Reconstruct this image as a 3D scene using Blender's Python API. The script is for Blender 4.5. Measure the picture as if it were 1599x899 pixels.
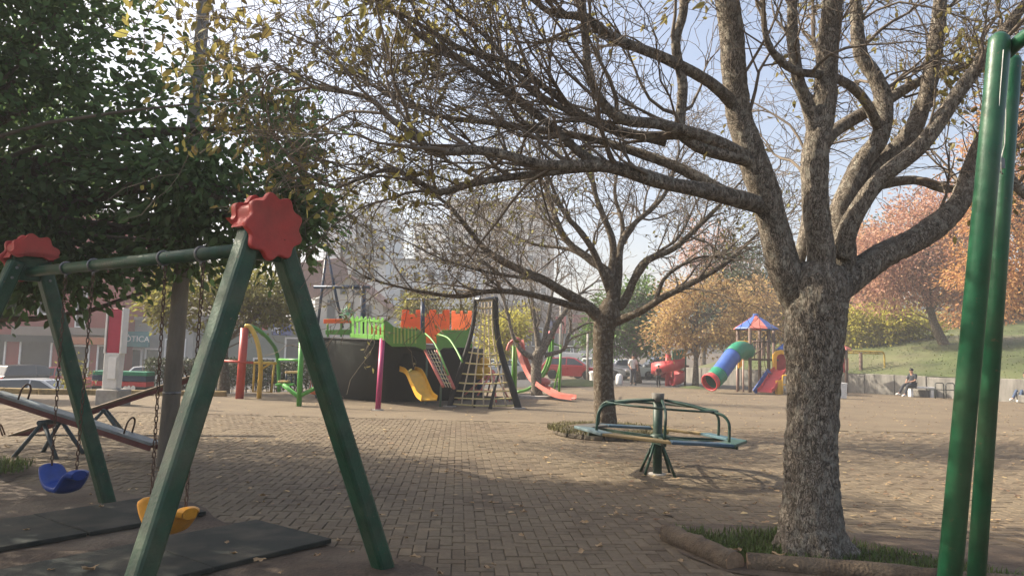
import bpy, bmesh, math, random
import numpy as np
from mathutils import Vector, Matrix, noise
R = math.radians
random.seed(7)
for o in list(bpy.data.objects): bpy.data.objects.remove(o)
scn = bpy.context.scene
COL = scn.collection

# ---------------------------------------------------------------- camera
F, CX, CY, H = 1155., 799.5, 449.5, 1.5
PITCH, ROLL = R(5.2), R(1.5)
cam = bpy.data.cameras.new('camera'); camo = bpy.data.objects.new('camera', cam); COL.objects.link(camo)
cam.sensor_width = 36; cam.lens = 36 * F / 1599; cam.clip_start = .05; cam.clip_end = 3000
camo.matrix_world = Matrix.Translation((0, 0, H)) @ Matrix.Rotation(R(90) + PITCH, 4, 'X') @ Matrix.Rotation(ROLL, 4, 'Z')
scn.camera = camo
cy = scn.cycles; cy.max_bounces = 5; cy.diffuse_bounces = 3; cy.glossy_bounces = 2; cy.transmission_bounces = 3; cy.transparent_max_bounces = 4; cy.volume_bounces = 0
# ---------------------------------------------------------------- sky, sun, exposure
SUN_EL, SUN_AZ = R(38), R(-73)          # azimuth from +Y, negative = left of the view
w = bpy.data.worlds.new('World'); scn.world = w; w.use_nodes = True
wn = w.node_tree.nodes; wl = w.node_tree.links
sky = wn.new('ShaderNodeTexSky'); sky.sky_type = 'NISHITA'; sky.sun_disc = False
sky.sun_elevation = SUN_EL; sky.sun_rotation = SUN_AZ
sky.air_density = 1.0; sky.dust_density = 10.0; sky.ozone_density = .7; sky.altitude = 700
bg = wn['Background']; wl.new(sky.outputs[0], bg.inputs[0]); bg.inputs[1].default_value = .135
sun = bpy.data.lights.new('sun', 'SUN'); sun.energy = 5.0; sun.angle = R(.55); sun.color = (1, .90, .74)
suno = bpy.data.objects.new('sun', sun); COL.objects.link(suno)
sd = Vector((math.sin(SUN_AZ) * math.cos(SUN_EL), math.cos(SUN_AZ) * math.cos(SUN_EL), math.sin(SUN_EL)))
suno.rotation_euler = sd.to_track_quat('Z', 'Y').to_euler(); suno.location = (-20, 5, 30)
vs = scn.view_settings
vs.view_transform = 'Standard'; vs.look = 'None'; vs.gamma = 1; vs.exposure = 1.08; vs.use_curve_mapping = False

# ---------------------------------------------------------------- picture <-> place
def ray(px, py):
    u = (px - CX) / F; v = -(py - CY) / F
    c, s = math.cos(ROLL), math.sin(ROLL)
    u, v = u * c - v * s, u * s + v * c
    return u, math.cos(PITCH) - v * math.sin(PITCH), math.sin(PITCH) + v * math.cos(PITCH)
def P(px, py, D):
    a, b, c = ray(px, py); return Vector((a * D / b, D, H + c * D / b))
def G(px, py, z=0):
    a, b, c = ray(px, py); k = (z - H) / c; return Vector((a * k, b * k, z))
def lerp(a, b, t): return a + (b - a) * t
def sstep(a, b, x):
    t = min(1, max(0, (x - a) / (b - a))); return t * t * (3 - 2 * t)

# ---------------------------------------------------------------- materials
MATS = {}
def C(r, g, b): return tuple(((v / 255) / 12.92 if v < 10 else ((v / 255 + .055) / 1.055) ** 2.4) for v in (r, g, b))
def mat(name, col, rough=.6, var=.18, scale=6., bump=0., bscale=40., metal=0., spec=.4, col2=None, stretch=(1, 1, 1), island=0., transl=0., dust=0., coat=0., chips=0.):
    if name in MATS: return MATS[name]
    m = bpy.data.materials.new(name); m.use_nodes = True; MATS[name] = m
    nt = m.node_tree; N = nt.nodes; L = nt.links; b = N['Principled BSDF']
    tc = N.new('ShaderNodeTexCoord'); mp = N.new('ShaderNodeMapping'); L.new(tc.outputs['Object'], mp.inputs[0]); mp.inputs['Scale'].default_value = stretch
    nz = N.new('ShaderNodeTexNoise'); nz.inputs['Scale'].default_value = scale; nz.inputs['Detail'].default_value = 6; nz.inputs['Roughness'].default_value = .65
    L.new(mp.outputs[0], nz.inputs['Vector'])
    rp = N.new('ShaderNodeValToRGB'); L.new(nz.outputs[0], rp.inputs[0])
    c1 = tuple(x * (1 - var) for x in col); c2 = col2 or tuple(min(1, x * (1 + var)) for x in col)
    rp.color_ramp.elements[0].position = .33; rp.color_ramp.elements[1].position = .68
    rp.color_ramp.elements[0].color = (*c1, 1); rp.color_ramp.elements[1].color = (*c2, 1)
    out = rp.outputs[0]
    if island:
        g = N.new('ShaderNodeNewGeometry'); hs = N.new('ShaderNodeHueSaturation'); L.new(out, hs.inputs['Color'])
        mr = N.new('ShaderNodeMapRange'); L.new(g.outputs['Random Per Island'], mr.inputs[0]); mr.inputs[3].default_value = 1 - island; mr.inputs[4].default_value = 1 + island
        L.new(mr.outputs[0], hs.inputs['Value'])
        mh = N.new('ShaderNodeMath'); mh.operation = 'MULTIPLY_ADD'; L.new(g.outputs['Random Per Island'], mh.inputs[0]); mh.inputs[1].default_value = island * .09; mh.inputs[2].default_value = .5 - island * .045
        L.new(mh.outputs[0], hs.inputs['Hue']); out = hs.outputs[0]
    if dust:
        n2 = N.new('ShaderNodeTexNoise'); n2.inputs['Scale'].default_value = scale * .35; n2.inputs['Detail'].default_value = 8; L.new(tc.outputs['Object'], n2.inputs['Vector'])
        r2 = N.new('ShaderNodeValToRGB'); r2.color_ramp.elements[0].position = .45; r2.color_ramp.elements[1].position = .75; L.new(n2.outputs[0], r2.inputs[0])
        mu = N.new('ShaderNodeMath'); mu.operation = 'MULTIPLY'; mu.inputs[1].default_value = dust; L.new(r2.outputs[0], mu.inputs[0])
        mx = N.new('ShaderNodeMixRGB'); mx.inputs[2].default_value = (.23, .185, .13, 1); L.new(mu.outputs[0], mx.inputs[0]); L.new(out, mx.inputs[1]); out = mx.outputs[0]
    if chips:
        n3 = N.new('ShaderNodeTexNoise'); n3.inputs['Scale'].default_value = 26; n3.inputs['Detail'].default_value = 9; n3.inputs['Roughness'].default_value = .72; L.new(tc.outputs['Object'], n3.inputs['Vector'])
        r3 = N.new('ShaderNodeValToRGB'); r3.color_ramp.elements[0].position = .63; r3.color_ramp.elements[1].position = .67; r3.color_ramp.elements[1].color = (chips, chips, chips, 1); L.new(n3.outputs[0], r3.inputs[0])
        m3 = N.new('ShaderNodeMixRGB'); m3.inputs[2].default_value = (.13, .085, .055, 1); L.new(r3.outputs[0], m3.inputs[0]); L.new(out, m3.inputs[1]); out = m3.outputs[0]
    L.new(out, b.inputs['Base Color'])
    rr = N.new('ShaderNodeMapRange'); L.new(nz.outputs[0], rr.inputs[0]); rr.inputs[3].default_value = max(.03, rough - .12); rr.inputs[4].default_value = min(1, rough + .12); L.new(rr.outputs[0], b.inputs['Roughness'])
    b.inputs['Metallic'].default_value = metal; b.inputs['Specular IOR Level'].default_value = spec
    if coat: b.inputs['Coat Weight'].default_value = coat; b.inputs['Coat Roughness'].default_value = .08
    if bump:
        nb = N.new('ShaderNodeTexNoise'); nb.inputs['Scale'].default_value = bscale; nb.inputs['Detail'].default_value = 8; L.new(mp.outputs[0], nb.inputs['Vector'])
        bp = N.new('ShaderNodeBump'); bp.inputs['Strength'].default_value = bump; bp.inputs['Distance'].default_value = .02; L.new(nb.outputs[0], bp.inputs['Height']); L.new(bp.outputs[0], b.inputs['Normal'])
    if transl:
        tr = N.new('ShaderNodeBsdfTranslucent'); L.new(out, tr.inputs['Color']); ms = N.new('ShaderNodeMixShader'); ms.inputs[0].default_value = transl
        L.new(b.outputs[0], ms.inputs[1]); L.new(tr.outputs[0], ms.inputs[2]); L.new(ms.outputs[0], N['Material Output'].inputs[0])
    return m
def glass(name='window_glass', col=(.03, .04, .05)): return mat(name, col, .2, .2, 2, spec=.45)
def leafmat(name, col, isl=.45, tr=.35): return mat(name, col, .55, .25, .8, island=isl, transl=tr, spec=.25)

M = dict(
 green=mat('green_paint', (.009, .055, .028), .42, .3, 9, bump=.2, bscale=60, dust=.3, chips=.8),
 greenpipe=mat('green_pipe_paint', (.008, .078, .034), .42, .25, 7, bump=.08, bscale=50, coat=.12, dust=.22, chips=.6),
 redcap=mat('red_plastic', (.43, .045, .038), .5, .2, 7, bump=.1, bscale=90, dust=.22),
 chain=mat('rusty_steel', (.09, .055, .04), .6, .4, 40, metal=.6),
 yel=mat('yellow_plastic', (.62, .27, .02), .4, .15, 14, dust=.15),
 blue=mat('blue_plastic', (.012, .045, .22), .38, .15, 14, dust=.08),
 steel=mat('worn_steel', (.2, .2, .2), .45, .3, 20, metal=.7),
 mat=mat('rubber_mat', (.011, .016, .013), .9, .3, 7, bump=.5, bscale=160, dust=.25),
 soil=mat('bare_soil', (.062, .042, .027), .95, .35, 4, bump=.9, bscale=30, dust=.5),
 conc=mat('concrete', (.30, .28, .25), .9, .22, 5, bump=.35, bscale=40),
 concdark=mat('weathered_concrete', (.17, .16, .14), .9, .4, 3, bump=.5, bscale=30, stretch=(1, 1, .25)),
 woodlog=mat('old_log_wood', (.085, .060, .038), .9, .45, 9, bump=1., bscale=50, dust=.3),
 logend=mat('cut_log_end', (.26, .17, .10), .9, .3, 20, bump=.5),
 grass=leafmat('grass_blades', (.085, .115, .030), .5, .35),
 leafdry=mat('dry_leaf', (.33, .22, .12), .8, .3, 9, island=.5, transl=.15),
 white=mat('white_paint', (.72, .71, .68), .5, .08, 5, dust=.1),
 black=mat('black_paint', (.012, .014, .015), .5, .3, 6),
 tyre=mat('tyre_rubber', (.012, .012, .012), .85, .2, 20),
 rim=mat('alloy_rim', (.45, .45, .46), .3, .1, 9, metal=.9),
 chrome=mat('lamp_glass', (.7, .7, .7), .1, .1, 9, spec=.9),
 tail=mat('tail_lamp', (.4, .01, .01), .2, .1, 9, spec=.8),
 glass=glass(), skin=mat('skin', (.38, .21, .14), .55, .1, 8), hair=mat('dark_hair', (.015, .011, .009), .6, .2, 30),
)

# ---------------------------------------------------------------- mesh collector
class MB:
    def __init__(s): s.v = []; s.f = []; s.sm = []; s.mi = []
    def add(s, vs, fs, smooth=False, mi=0):
        b = len(s.v); s.v.extend([tuple(x) for x in vs]); s.f.extend([tuple(i + b for i in f) for f in fs])
        s.sm.extend([smooth] * len(fs)); s.mi.extend([mi] * len(fs)); return s
    def box(s, c, size, rot=None, mi=0):
        c = Vector(c); hx, hy, hz = (x / 2 for x in size)
        vs = [Vector((sx * hx, sy * hy, sz * hz)) for sz in (-1, 1) for sx, sy in ((-1, -1), (1, -1), (1, 1), (-1, 1))]
        if rot is not None:
            Rm = rot if isinstance(rot, Matrix) else Matrix.Rotation(rot, 3, 'Z')
            vs = [Rm @ v for v in vs]
        return s.add([c + v for v in vs], [(3, 2, 1, 0), (4, 5, 6, 7), (0, 1, 5, 4), (1, 2, 6, 5), (2, 3, 7, 6), (3, 0, 4, 7)], mi=mi)
    def bar(s, a, b, w, h, up=(0, 0, 1), mi=0):
        a, b = Vector(a), Vector(b); d = b - a; L = d.length; d.normalize(); up = Vector(up)
        x = d.cross(up)
        if x.length < 1e-4: x = d.cross(Vector((0, 1, 0)))
        x.normalize(); z = x.cross(d); z.normalize()
        Rm = Matrix((x, d, z)).transposed()
        return s.box((a + b) / 2, (w, L, h), Rm, mi)
    def tube(s, pts, rad, seg=8, cap=True, smooth=True, mi=0, closed=False):
        pts = [Vector(p) for p in pts]; n = len(pts)
        if not hasattr(rad, '__len__'): rad = [rad] * n
        up = None; vs = []
        for i in range(n):
            if closed: t = pts[(i + 1) % n] - pts[i - 1]
            else: t = pts[min(i + 1, n - 1)] - pts[max(i - 1, 0)]
            if t.length < 1e-9: t = Vector((0, 0, 1))
            t.normalize()
            if up is None:
                up = Vector((0, 0, 1)) if abs(t.z) < .9 else Vector((1, 0, 0))
            x = up - t * up.dot(t)
            if x.length < 1e-5: x = t.orthogonal()
            x.normalize(); up = x; y = t.cross(x)
            for k in range(seg):
                a = 2 * math.pi * k / seg
                vs.append(pts[i] + (x * math.cos(a) + y * math.sin(a)) * rad[i])
        fs = []
        for i in range(n if closed else n - 1):
            j = (i + 1) % n
            for k in range(seg):
                k2 = (k + 1) % seg
                fs.append((i * seg + k, i * seg + k2, j * seg + k2, j * seg + k))
        s.add(vs, fs, smooth, mi)
        if cap and not closed:
            b = len(s.v) - len(vs)
            s.f.append(tuple(b + k for k in range(seg))[::-1]); s.f.append(tuple(b + (n - 1) * seg + k for k in range(seg))); s.sm += [False] * 2; s.mi += [mi] * 2
        return s
    def prism(s, poly, off, mi=0):
        """poly: 3D points of one face; off: extrusion vector"""
        poly = [Vector(p) for p in poly]; off = Vector(off); n = len(poly)
        fs = [tuple(range(n)), tuple(range(2 * n - 1, n - 1, -1))] + [(i, n + i, n + (i + 1) % n, (i + 1) % n) for i in range(n)]
        return s.add(poly + [p + off for p in poly], fs, mi=mi)
    def lathe(s, prof, c=(0, 0, 0), seg=20, smooth=True, mi=0, axis=None):
        c = Vector(c); vs = []; n = len(prof)
        A = axis if axis is not None else Matrix.Identity(3)
        for r, z in prof:
            for k in range(seg):
                a = 2 * math.pi * k / seg; vs.append(c + A @ Vector((r * math.cos(a), r * math.sin(a), z)))
        fs = [(i * seg + k, i * seg + (k + 1) % seg, (i + 1) * seg + (k + 1) % seg, (i + 1) * seg + k) for i in range(n - 1) for k in range(seg)]
        s.add(vs, fs, smooth, mi); b = len(s.v) - len(vs)
        if prof[0][0] > 1e-6: s.f.append(tuple(b + k for k in range(seg))[::-1]); s.sm.append(False); s.mi.append(mi)
        if prof[-1][0] > 1e-6: s.f.append(tuple(b + (n - 1) * seg + k for k in range(seg))); s.sm.append(False); s.mi.append(mi)
        return s
    def ball(s, c, r, seg=12, rings=8, mi=0):
        c = Vector(c); r = Vector(r if hasattr(r, '__len__') else (r, r, r)); b0 = len(s.v)
        vs = [c + Vector((0, 0, r.z))]
        for i in range(1, rings):
            th = math.pi * i / rings
            for k in range(seg):
                a = 2 * math.pi * k / seg; vs.append(c + Vector((r.x * math.sin(th) * math.cos(a), r.y * math.sin(th) * math.sin(a), r.z * math.cos(th))))
        vs.append(c - Vector((0, 0, r.z))); fs = []
        for k in range(seg): fs.append((0, 1 + k, 1 + (k + 1) % seg))
        for i in range(rings - 2):
            for k in range(seg):
                a = 1 + i * seg; fs.append((a + k, a + seg + k, a + seg + (k + 1) % seg, a + (k + 1) % seg))
        a = 1 + (rings - 2) * seg; e = len(vs) - 1
        for k in range(seg): fs.append((a + (k + 1) % seg, a + k, e))
        return s.add(vs, fs, True, mi)
    def grid(s, fn, nu, nv, smooth=True, mi=0):
        vs = [fn(i / nu, j / nv) for j in range(nv + 1) for i in range(nu + 1)]
        fs = [(j * (nu + 1) + i, j * (nu + 1) + i + 1, (j + 1) * (nu + 1) + i + 1, (j + 1) * (nu + 1) + i) for j in range(nv) for i in range(nu)]
        return s.add(vs, fs, smooth, mi)
    def mesh(s, name, mats, inv=None, bevel=0., segs=1):
        me = bpy.data.meshes.new(name)
        v = s.v if inv is None else [tuple(inv @ Vector(x)) for x in s.v]
        me.from_pydata(v, [], s.f)
        if not isinstance(mats, (list, tuple)): mats = [mats]
        for m in mats: me.materials.append(m)
        me.polygons.foreach_set('use_smooth', s.sm); me.polygons.foreach_set('material_index', s.mi)
        if bevel:
            bm = bmesh.new(); bm.from_mesh(me); bmesh.ops.recalc_face_normals(bm, faces=bm.faces)
            ed = [e for e in bm.edges if len(e.link_faces) == 2 and e.calc_face_angle(0) > .5]
            bmesh.ops.bevel(bm, geom=ed, offset=bevel, segments=segs, affect='EDGES', profile=.5, clamp_overlap=True)
            bm.to_mesh(me); bm.free()
        me.update(); return me
    def build(s, name, mats, parent=None, bevel=0., world=False, segs=1):
        inv = None
        if world and parent is not None:
            r = parent
            while r.parent: r = r.parent
            inv = ROOTM[r.name].inverted()
        me = s.mesh(name, mats, inv, bevel, segs)
        o = bpy.data.objects.new(name, me); COL.objects.link(o)
        if parent is not None: o.parent = parent
        return o
ROOTM = {}
def thing(name, label, cat, loc=(0, 0, 0), rz=0., group=None):
    o = bpy.data.objects.new(name, None); COL.objects.link(o); o.location = loc; o.rotation_euler = (0, 0, rz); o.empty_display_size = .2
    ROOTM[o.name] = Matrix.Translation(Vector(loc)) @ Matrix.Rotation(rz, 4, 'Z')
    return tag(o, label, cat, group)
def tag(o, label=None, cat=None, group=None, kind=None):
    if label: o['label'] = label
    if cat: o['category'] = cat
    if group: o['group'] = group
    if kind: o['kind'] = kind
    return o
def copy_tree(o, parent=None):
    c = o.copy(); COL.objects.link(c); c.parent = parent
    if o.name in ROOTM: ROOTM[c.name] = ROOTM[o.name]
    for ch in o.children: copy_tree(ch, c)
    return c
def smooth_path(pts, sub=4):
    """Catmull-Rom through tuples (x,y,z,r)"""
    a = [np.array(p, float) for p in pts]; out = []
    a = [2 * a[0] - a[1]] + a + [2 * a[-1] - a[-2]]
    for i in range(1, len(a) - 2):
        p0, p1, p2, p3 = a[i - 1:i + 3]
        for k in range(sub):
            t = k / sub
            out.append(.5 * (2 * p1 + (p2 - p0) * t + (2 * p0 - 5 * p1 + 4 * p2 - p3) * t * t + (3 * p1 - p0 - 3 * p2 + p3) * t ** 3))
    out.append(a[-2]); return out
def text_mesh(name, body, size, m, parent, loc, rot, extr=.006, align='CENTER'):
    cu = bpy.data.curves.new(name, 'FONT'); cu.body = body; cu.size = size; cu.extrude = extr; cu.align_x = align; cu.align_y = 'CENTER'
    tmp = bpy.data.objects.new(name + '_tmp', cu); COL.objects.link(tmp)
    dg = bpy.context.evaluated_depsgraph_get(); me = bpy.data.meshes.new_from_object(tmp.evaluated_get(dg))
    bpy.data.objects.remove(tmp); bpy.data.curves.remove(cu)
    me.materials.clear(); me.materials.append(m)
    o = bpy.data.objects.new(name, me); COL.objects.link(o); o.parent = parent; o.location = loc; o.rotation_euler = rot
    return o
# ================================================================ GROUND
WA, WD = Vector((15, 45)), Vector((.555, -.832)); WNn = Vector((.832, .555))     # retaining wall: start, direction, outward normal
def HZ(x, y):
    zs = .045 * (x - 4) if x < 4 else 0.
    zs = max(zs, -3.2) * lerp(1.35, 1, sstep(38, 44, y))
    yb = lerp(30, 22.6, sstep(-5, -12, x))
    z = zs * sstep(yb, yb + 6, y) + min(5, max(0, y - 60) * .045)
    return z
def build_ground():
    xs = [-400, -200, -120] + list(np.arange(-80, 81, 2.0)) + [120, 200, 400]
    ys = [-60, -20, -8] + list(np.arange(-4, 100, 1.5)) + [110, 130, 170, 240, 400, 700]
    mb = MB(); nx = len(xs)
    vs = [(x, y, HZ(x, y) - .013) for y in ys for x in xs]
    fs = [(j * nx + i, j * nx + i + 1, (j + 1) * nx + i + 1, (j + 1) * nx + i) for j in range(len(ys) - 1) for i in range(nx - 1)]
    mb.add(vs, fs, True)
    g = mb.build('ground', mat('joint_sand', (.085, .065, .045), .95, .3, 1.5, bump=.4, bscale=25)); tag(g, kind='structure')
build_ground()

def paver_mat(name, brick=False):
    m = bpy.data.materials.new(name); m.use_nodes = True; N = m.node_tree.nodes; L = m.node_tree.links; b = N['Principled BSDF']
    g = N.new('ShaderNodeNewGeometry'); oi = N.new('ShaderNodeObjectInfo')
    ad = N.new('ShaderNodeMath'); ad.operation = 'ADD'; L.new(g.outputs['Random Per Island'], ad.inputs[0]); L.new(oi.outputs['Random'], ad.inputs[1])
    fr = N.new('ShaderNodeMath'); fr.operation = 'FRACT'; L.new(ad.outputs[0], fr.inputs[0])
    rp = N.new('ShaderNodeValToRGB'); rp.color_ramp.elements[0].color = (0.092, 0.066, 0.042, 1); rp.color_ramp.elements[1].color = (0.156, 0.118, 0.077, 1)
    e = rp.color_ramp.elements.new(.5); e.color = (0.116, 0.089, 0.061, 1)
    L.new(fr.outputs[0], rp.inputs[0]); col = rp.outputs[0]
    if brick:
        rm = N.new('ShaderNodeVectorRotate'); rm.inputs['Angle'].default_value = R(4); rm.rotation_type = 'Z_AXIS'; L.new(g.outputs['Position'], rm.inputs[0])
        bt = N.new('ShaderNodeTexBrick'); bt.inputs['Scale'].default_value = 1; bt.inputs['Brick Width'].default_value = .2; bt.inputs['Row Height'].default_value = .1; bt.inputs['Mortar Size'].default_value = .006
        bt.inputs['Color1'].default_value = (0.101, 0.076, 0.050, 1); bt.inputs['Color2'].default_value = (0.147, 0.112, 0.075, 1); bt.inputs['Mortar'].default_value = (0.053, 0.043, 0.031, 1)
        L.new(rm.outputs[0], bt.inputs[0]); col = bt.outputs[0]
    n1 = N.new('ShaderNodeTexNoise'); n1.inputs['Scale'].default_value = .55; n1.inputs['Detail'].default_value = 8; n1.inputs['Roughness'].default_value = .62; L.new(g.outputs['Position'], n1.inputs['Vector'])
    r1 = N.new('ShaderNodeValToRGB'); r1.color_ramp.elements[0].position = .35; r1.color_ramp.elements[1].position = .60; r1.color_ramp.elements[1].color = (.85, .85, .85, 1); L.new(n1.outputs[0], r1.inputs[0])
    mx = N.new('ShaderNodeMixRGB'); mx.inputs[2].default_value = (0.160, 0.126, 0.082, 1); L.new(r1.outputs[0], mx.inputs[0]); L.new(col, mx.inputs[1])
    n2 = N.new('ShaderNodeTexNoise'); n2.inputs['Scale'].default_value = 22; n2.inputs['Detail'].default_value = 8; n2.inputs['Roughness'].default_value = .75; L.new(g.outputs['Position'], n2.inputs['Vector'])
    r2 = N.new('ShaderNodeMapRange'); r2.inputs[1].default_value = .3; r2.inputs[2].default_value = .7; r2.inputs[3].default_value = .72; r2.inputs[4].default_value = 1.22; L.new(n2.outputs[0], r2.inputs[0])
    m2 = N.new('ShaderNodeMixRGB'); m2.blend_type = 'MULTIPLY'; m2.inputs[0].default_value = 1; L.new(mx.outputs[0], m2.inputs[1]); L.new(r2.outputs[0], m2.inputs[2])
    L.new(m2.outputs[0], b.inputs['Base Color']); b.inputs['Roughness'].default_value = .88; b.inputs['Specular IOR Level'].default_value = .25
    bp = N.new('ShaderNodeBump'); bp.inputs['Strength'].default_value = .45; bp.inputs['Distance'].default_value = .008; L.new(n2.outputs[0], bp.inputs['Height']); L.new(bp.outputs[0], b.inputs['Normal'])
    return m
PAV = paver_mat('clay_paver'); PAVF = paver_mat('clay_paver_far', True)
PAVE_Y = 17.0
def build_pavers():
    mb = MB(); mb.grid(lambda u, v: Vector((lerp(-75, 75, u), lerp(PAVE_Y, 62, v), HZ(lerp(-75, 75, u), lerp(PAVE_Y, 62, v)) - .001)), 100, 60)
    far = mb.build('plaza_paving', PAVF); tag(far, kind='structure')
    sub = bpy.data.objects.new('paving', None)
    rnd = random.Random(3); a = R(4); ca, sa = math.cos(a), math.sin(a); u = .1
    bricks = []
    for i in range(-140, 141):
        for j in range(20, 185):
            k = (i - j) % 4
            if k == 0: c, hz = ((i + 1) * u, (j + .5) * u), True
            elif k == 2: c, hz = ((i + .5) * u, j * u), False
            else: continue
            x, y = c[0] * ca - c[1] * sa, c[0] * sa + c[1] * ca
            if y < 2.6 or y > PAVE_Y - .08 or abs(x) > .76 * y + .7: continue
            bricks.append((x, y, hz, rnd.uniform(-.0045, .0035), rnd.gauss(0, .008), rnd.gauss(0, .010)))
    def brick_vs(L, W):
        e = .005; t = []
        for (l, ww, z) in ((L, W, -.04), (L, W, -e), (L - e, W - e, 0)):
            t += [Vector((-l, -ww, z)), Vector((l, -ww, z)), Vector((l, ww, z)), Vector((-l, ww, z))]
        return t
    FS = [(0, 1, 5, 4), (1, 2, 6, 5), (2, 3, 7, 6), (3, 0, 4, 7), (4, 5, 9, 8), (5, 6, 10, 9), (6, 7, 11, 10), (7, 4, 8, 11), (8, 9, 10, 11)]
    BV = brick_vs(.0975, .0475)
    # the 300 that show largest: nearest ones inside the picture and free of the mats
    def shown(b):
        x, y = b[0], b[1]
        if y < 4.95 or x < -.75 + (y - 5) * .02 or x > 1.3 or abs(x) > .69 * y: return False
        return True
    vis = sorted([b for b in bricks if shown(b)], key=lambda b: b[1])[:300]; vs_ = set(id(b) for b in vis)
    me = MB().add(BV, FS).mesh('brick', PAV)
    for b in vis:
        o = bpy.data.objects.new('brick', me); COL.objects.link(o); o.parent = far
        o.location = (b[0], b[1], b[3]); o.rotation_euler = (b[5], b[5] * .6, a + (0 if b[2] else R(90)) + b[4])
    rest = MB()
    for b in bricks:
        if id(b) in vs_: continue
        Rm = Matrix.Rotation(a + (0 if b[2] else R(90)) + b[4], 3, 'Z') @ Matrix.Rotation(b[5], 3, 'X'); c = Vector((b[0], b[1], b[3]))
        rest.add([c + Rm @ v for v in BV], FS)
    o = rest.build('brick_field', PAV, far); o['kind'] = 'stuff'
build_pavers()

# ---------------------------------------------------------------- soil patches and turf
def blob_sheet(name, poly, z, m, dome=0., n=28, wob=.12, seed=0):
    """an uneven patch filling the polygon, raised towards the middle by dome"""
    c = sum((Vector(p) for p in poly), Vector((0, 0))) / len(poly); cl = smooth_path([(*p, 0, 0) for p in poly] + [(*poly[0], 0, 0)], 6)
    rim = []
    for k, p in enumerate(cl[:-1]):
        q = Vector((p[0], p[1])); d = (q - c); q = q + d.normalized() * wob * noise.noise(Vector((q.x * 2.3, q.y * 2.3, seed)))
        rim.append(q)
    mb = MB(); m_ = len(rim); rings = 7; vs = []
    for i in range(rings):
        t = 1 - i / rings
        for q in rim:
            s = c + (q - c) * t; vs.append((s.x, s.y, z + dome * (1 - t ** 2.2) + .012 * (1 - t) * noise.noise(Vector((s.x * 4, s.y * 4, seed)))))
    vs.append((c.x, c.y, z + dome)); fs = []
    for i in range(rings - 1):
        for k in range(m_): fs.append((i * m_ + k, i * m_ + (k + 1) % m_, (i + 1) * m_ + (k + 1) % m_, (i + 1) * m_ + k))
    for k in range(m_): fs.append(((rings - 1) * m_ + k, (rings - 1) * m_ + (k + 1) % m_, len(vs) - 1))
    mb.add(vs, fs, True); return mb.build(name, m)
def inpoly(x, y, poly):
    r = False; j = len(poly) - 1
    for i in range(len(poly)):
        (xi, yi), (xj, yj) = poly[i], poly[j]
        if (yi > y) != (yj > y) and x < (xj - xi) * (y - yi) / (yj - yi) + xi: r = not r
        j = i
    return r
def blades(name, poly, n, h, z, m, label, seed=1, dens=None, wdt=.005):
    rnd = random.Random(seed); mb = MB(); xs = [p[0] for p in poly]; ys = [p[1] for p in poly]; k = 0
    while k < n:
        x, y = rnd.uniform(min(xs), max(xs)), rnd.uniform(min(ys), max(ys))
        if not inpoly(x, y, poly): continue
        if dens and rnd.random() > dens(x, y): k += .2; continue
        if noise.noise(Vector((x * 3, y * 3, seed))) < rnd.uniform(-.7, .1): k += .3; continue
        k += 1; a = rnd.uniform(0, 6.28); hh = h * rnd.uniform(.4, 1.25); lean = rnd.uniform(.1, .9) * hh; zz = z(x, y) if callable(z) else z
        d = Vector((math.cos(a), math.sin(a), 0)); p = Vector((-d.y, d.x, 0)) * wdt; b = Vector((x, y, zz - .01))
        mb.add([b - p, b + p, b + d * lean * .4 + Vector((0, 0, hh * .6)) + p * .7, b + d * lean * .4 + Vector((0, 0, hh * .6)) - p * .7, b + d * lean + Vector((0, 0, hh))], [(0, 1, 2, 3), (3, 2, 4)], True)
    o = mb.build(name, m); tag(o, label, 'grass', kind='stuff'); return o
# soil by the swing feet, under and between the mats
sp = [(-2.9, 3.2), (-.5, 3.6), (-.35, 4.6), (-.55, 5.25), (-.95, 5.62), (-1.25, 5.95), (-2.2, 6.55), (-3.4, 7.4), (-4.4, 7.9), (-6.5, 7.6), (-6.8, 4.4)]
tag(blob_sheet('soil_patch', sp, .006, M['soil'], .006, wob=.35), kind='structure')
tp = [(1.30, 6.75), (1.38, 6.0), (1.66, 5.45), (2.3, 5.28), (3.2, 5.06), (4.6, 4.85), (4.9, 5.6), (4.3, 6.35), (3.2, 6.75), (2.1, 6.95)]
tag(blob_sheet('tree_bed', tp, .006, M['soil'], .04, wob=.1, seed=4), kind='structure')
blades('grass', [(1.42, 6.6), (1.5, 6.1), (1.75, 5.62), (3.9, 5.15), (3.3, 5.75), (2.6, 6.6)], 7000, .07, .03, M['grass'], 'short green grass around the foot of the near tree', 2)
lp = [(-8.8, 8.0), (-5.75, 8.0), (-5.45, 8.5), (-5.7, 9.1), (-7.2, 9.6), (-9.5, 9.4)]
tag(blob_sheet('grass_bed', lp, .005, M['soil'], .10, wob=.2, seed=9), kind='structure')
blades('grass', lp, 6000, .09, .06, M['grass'], 'grass strip at the left edge behind the blue swing', 5)

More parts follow.
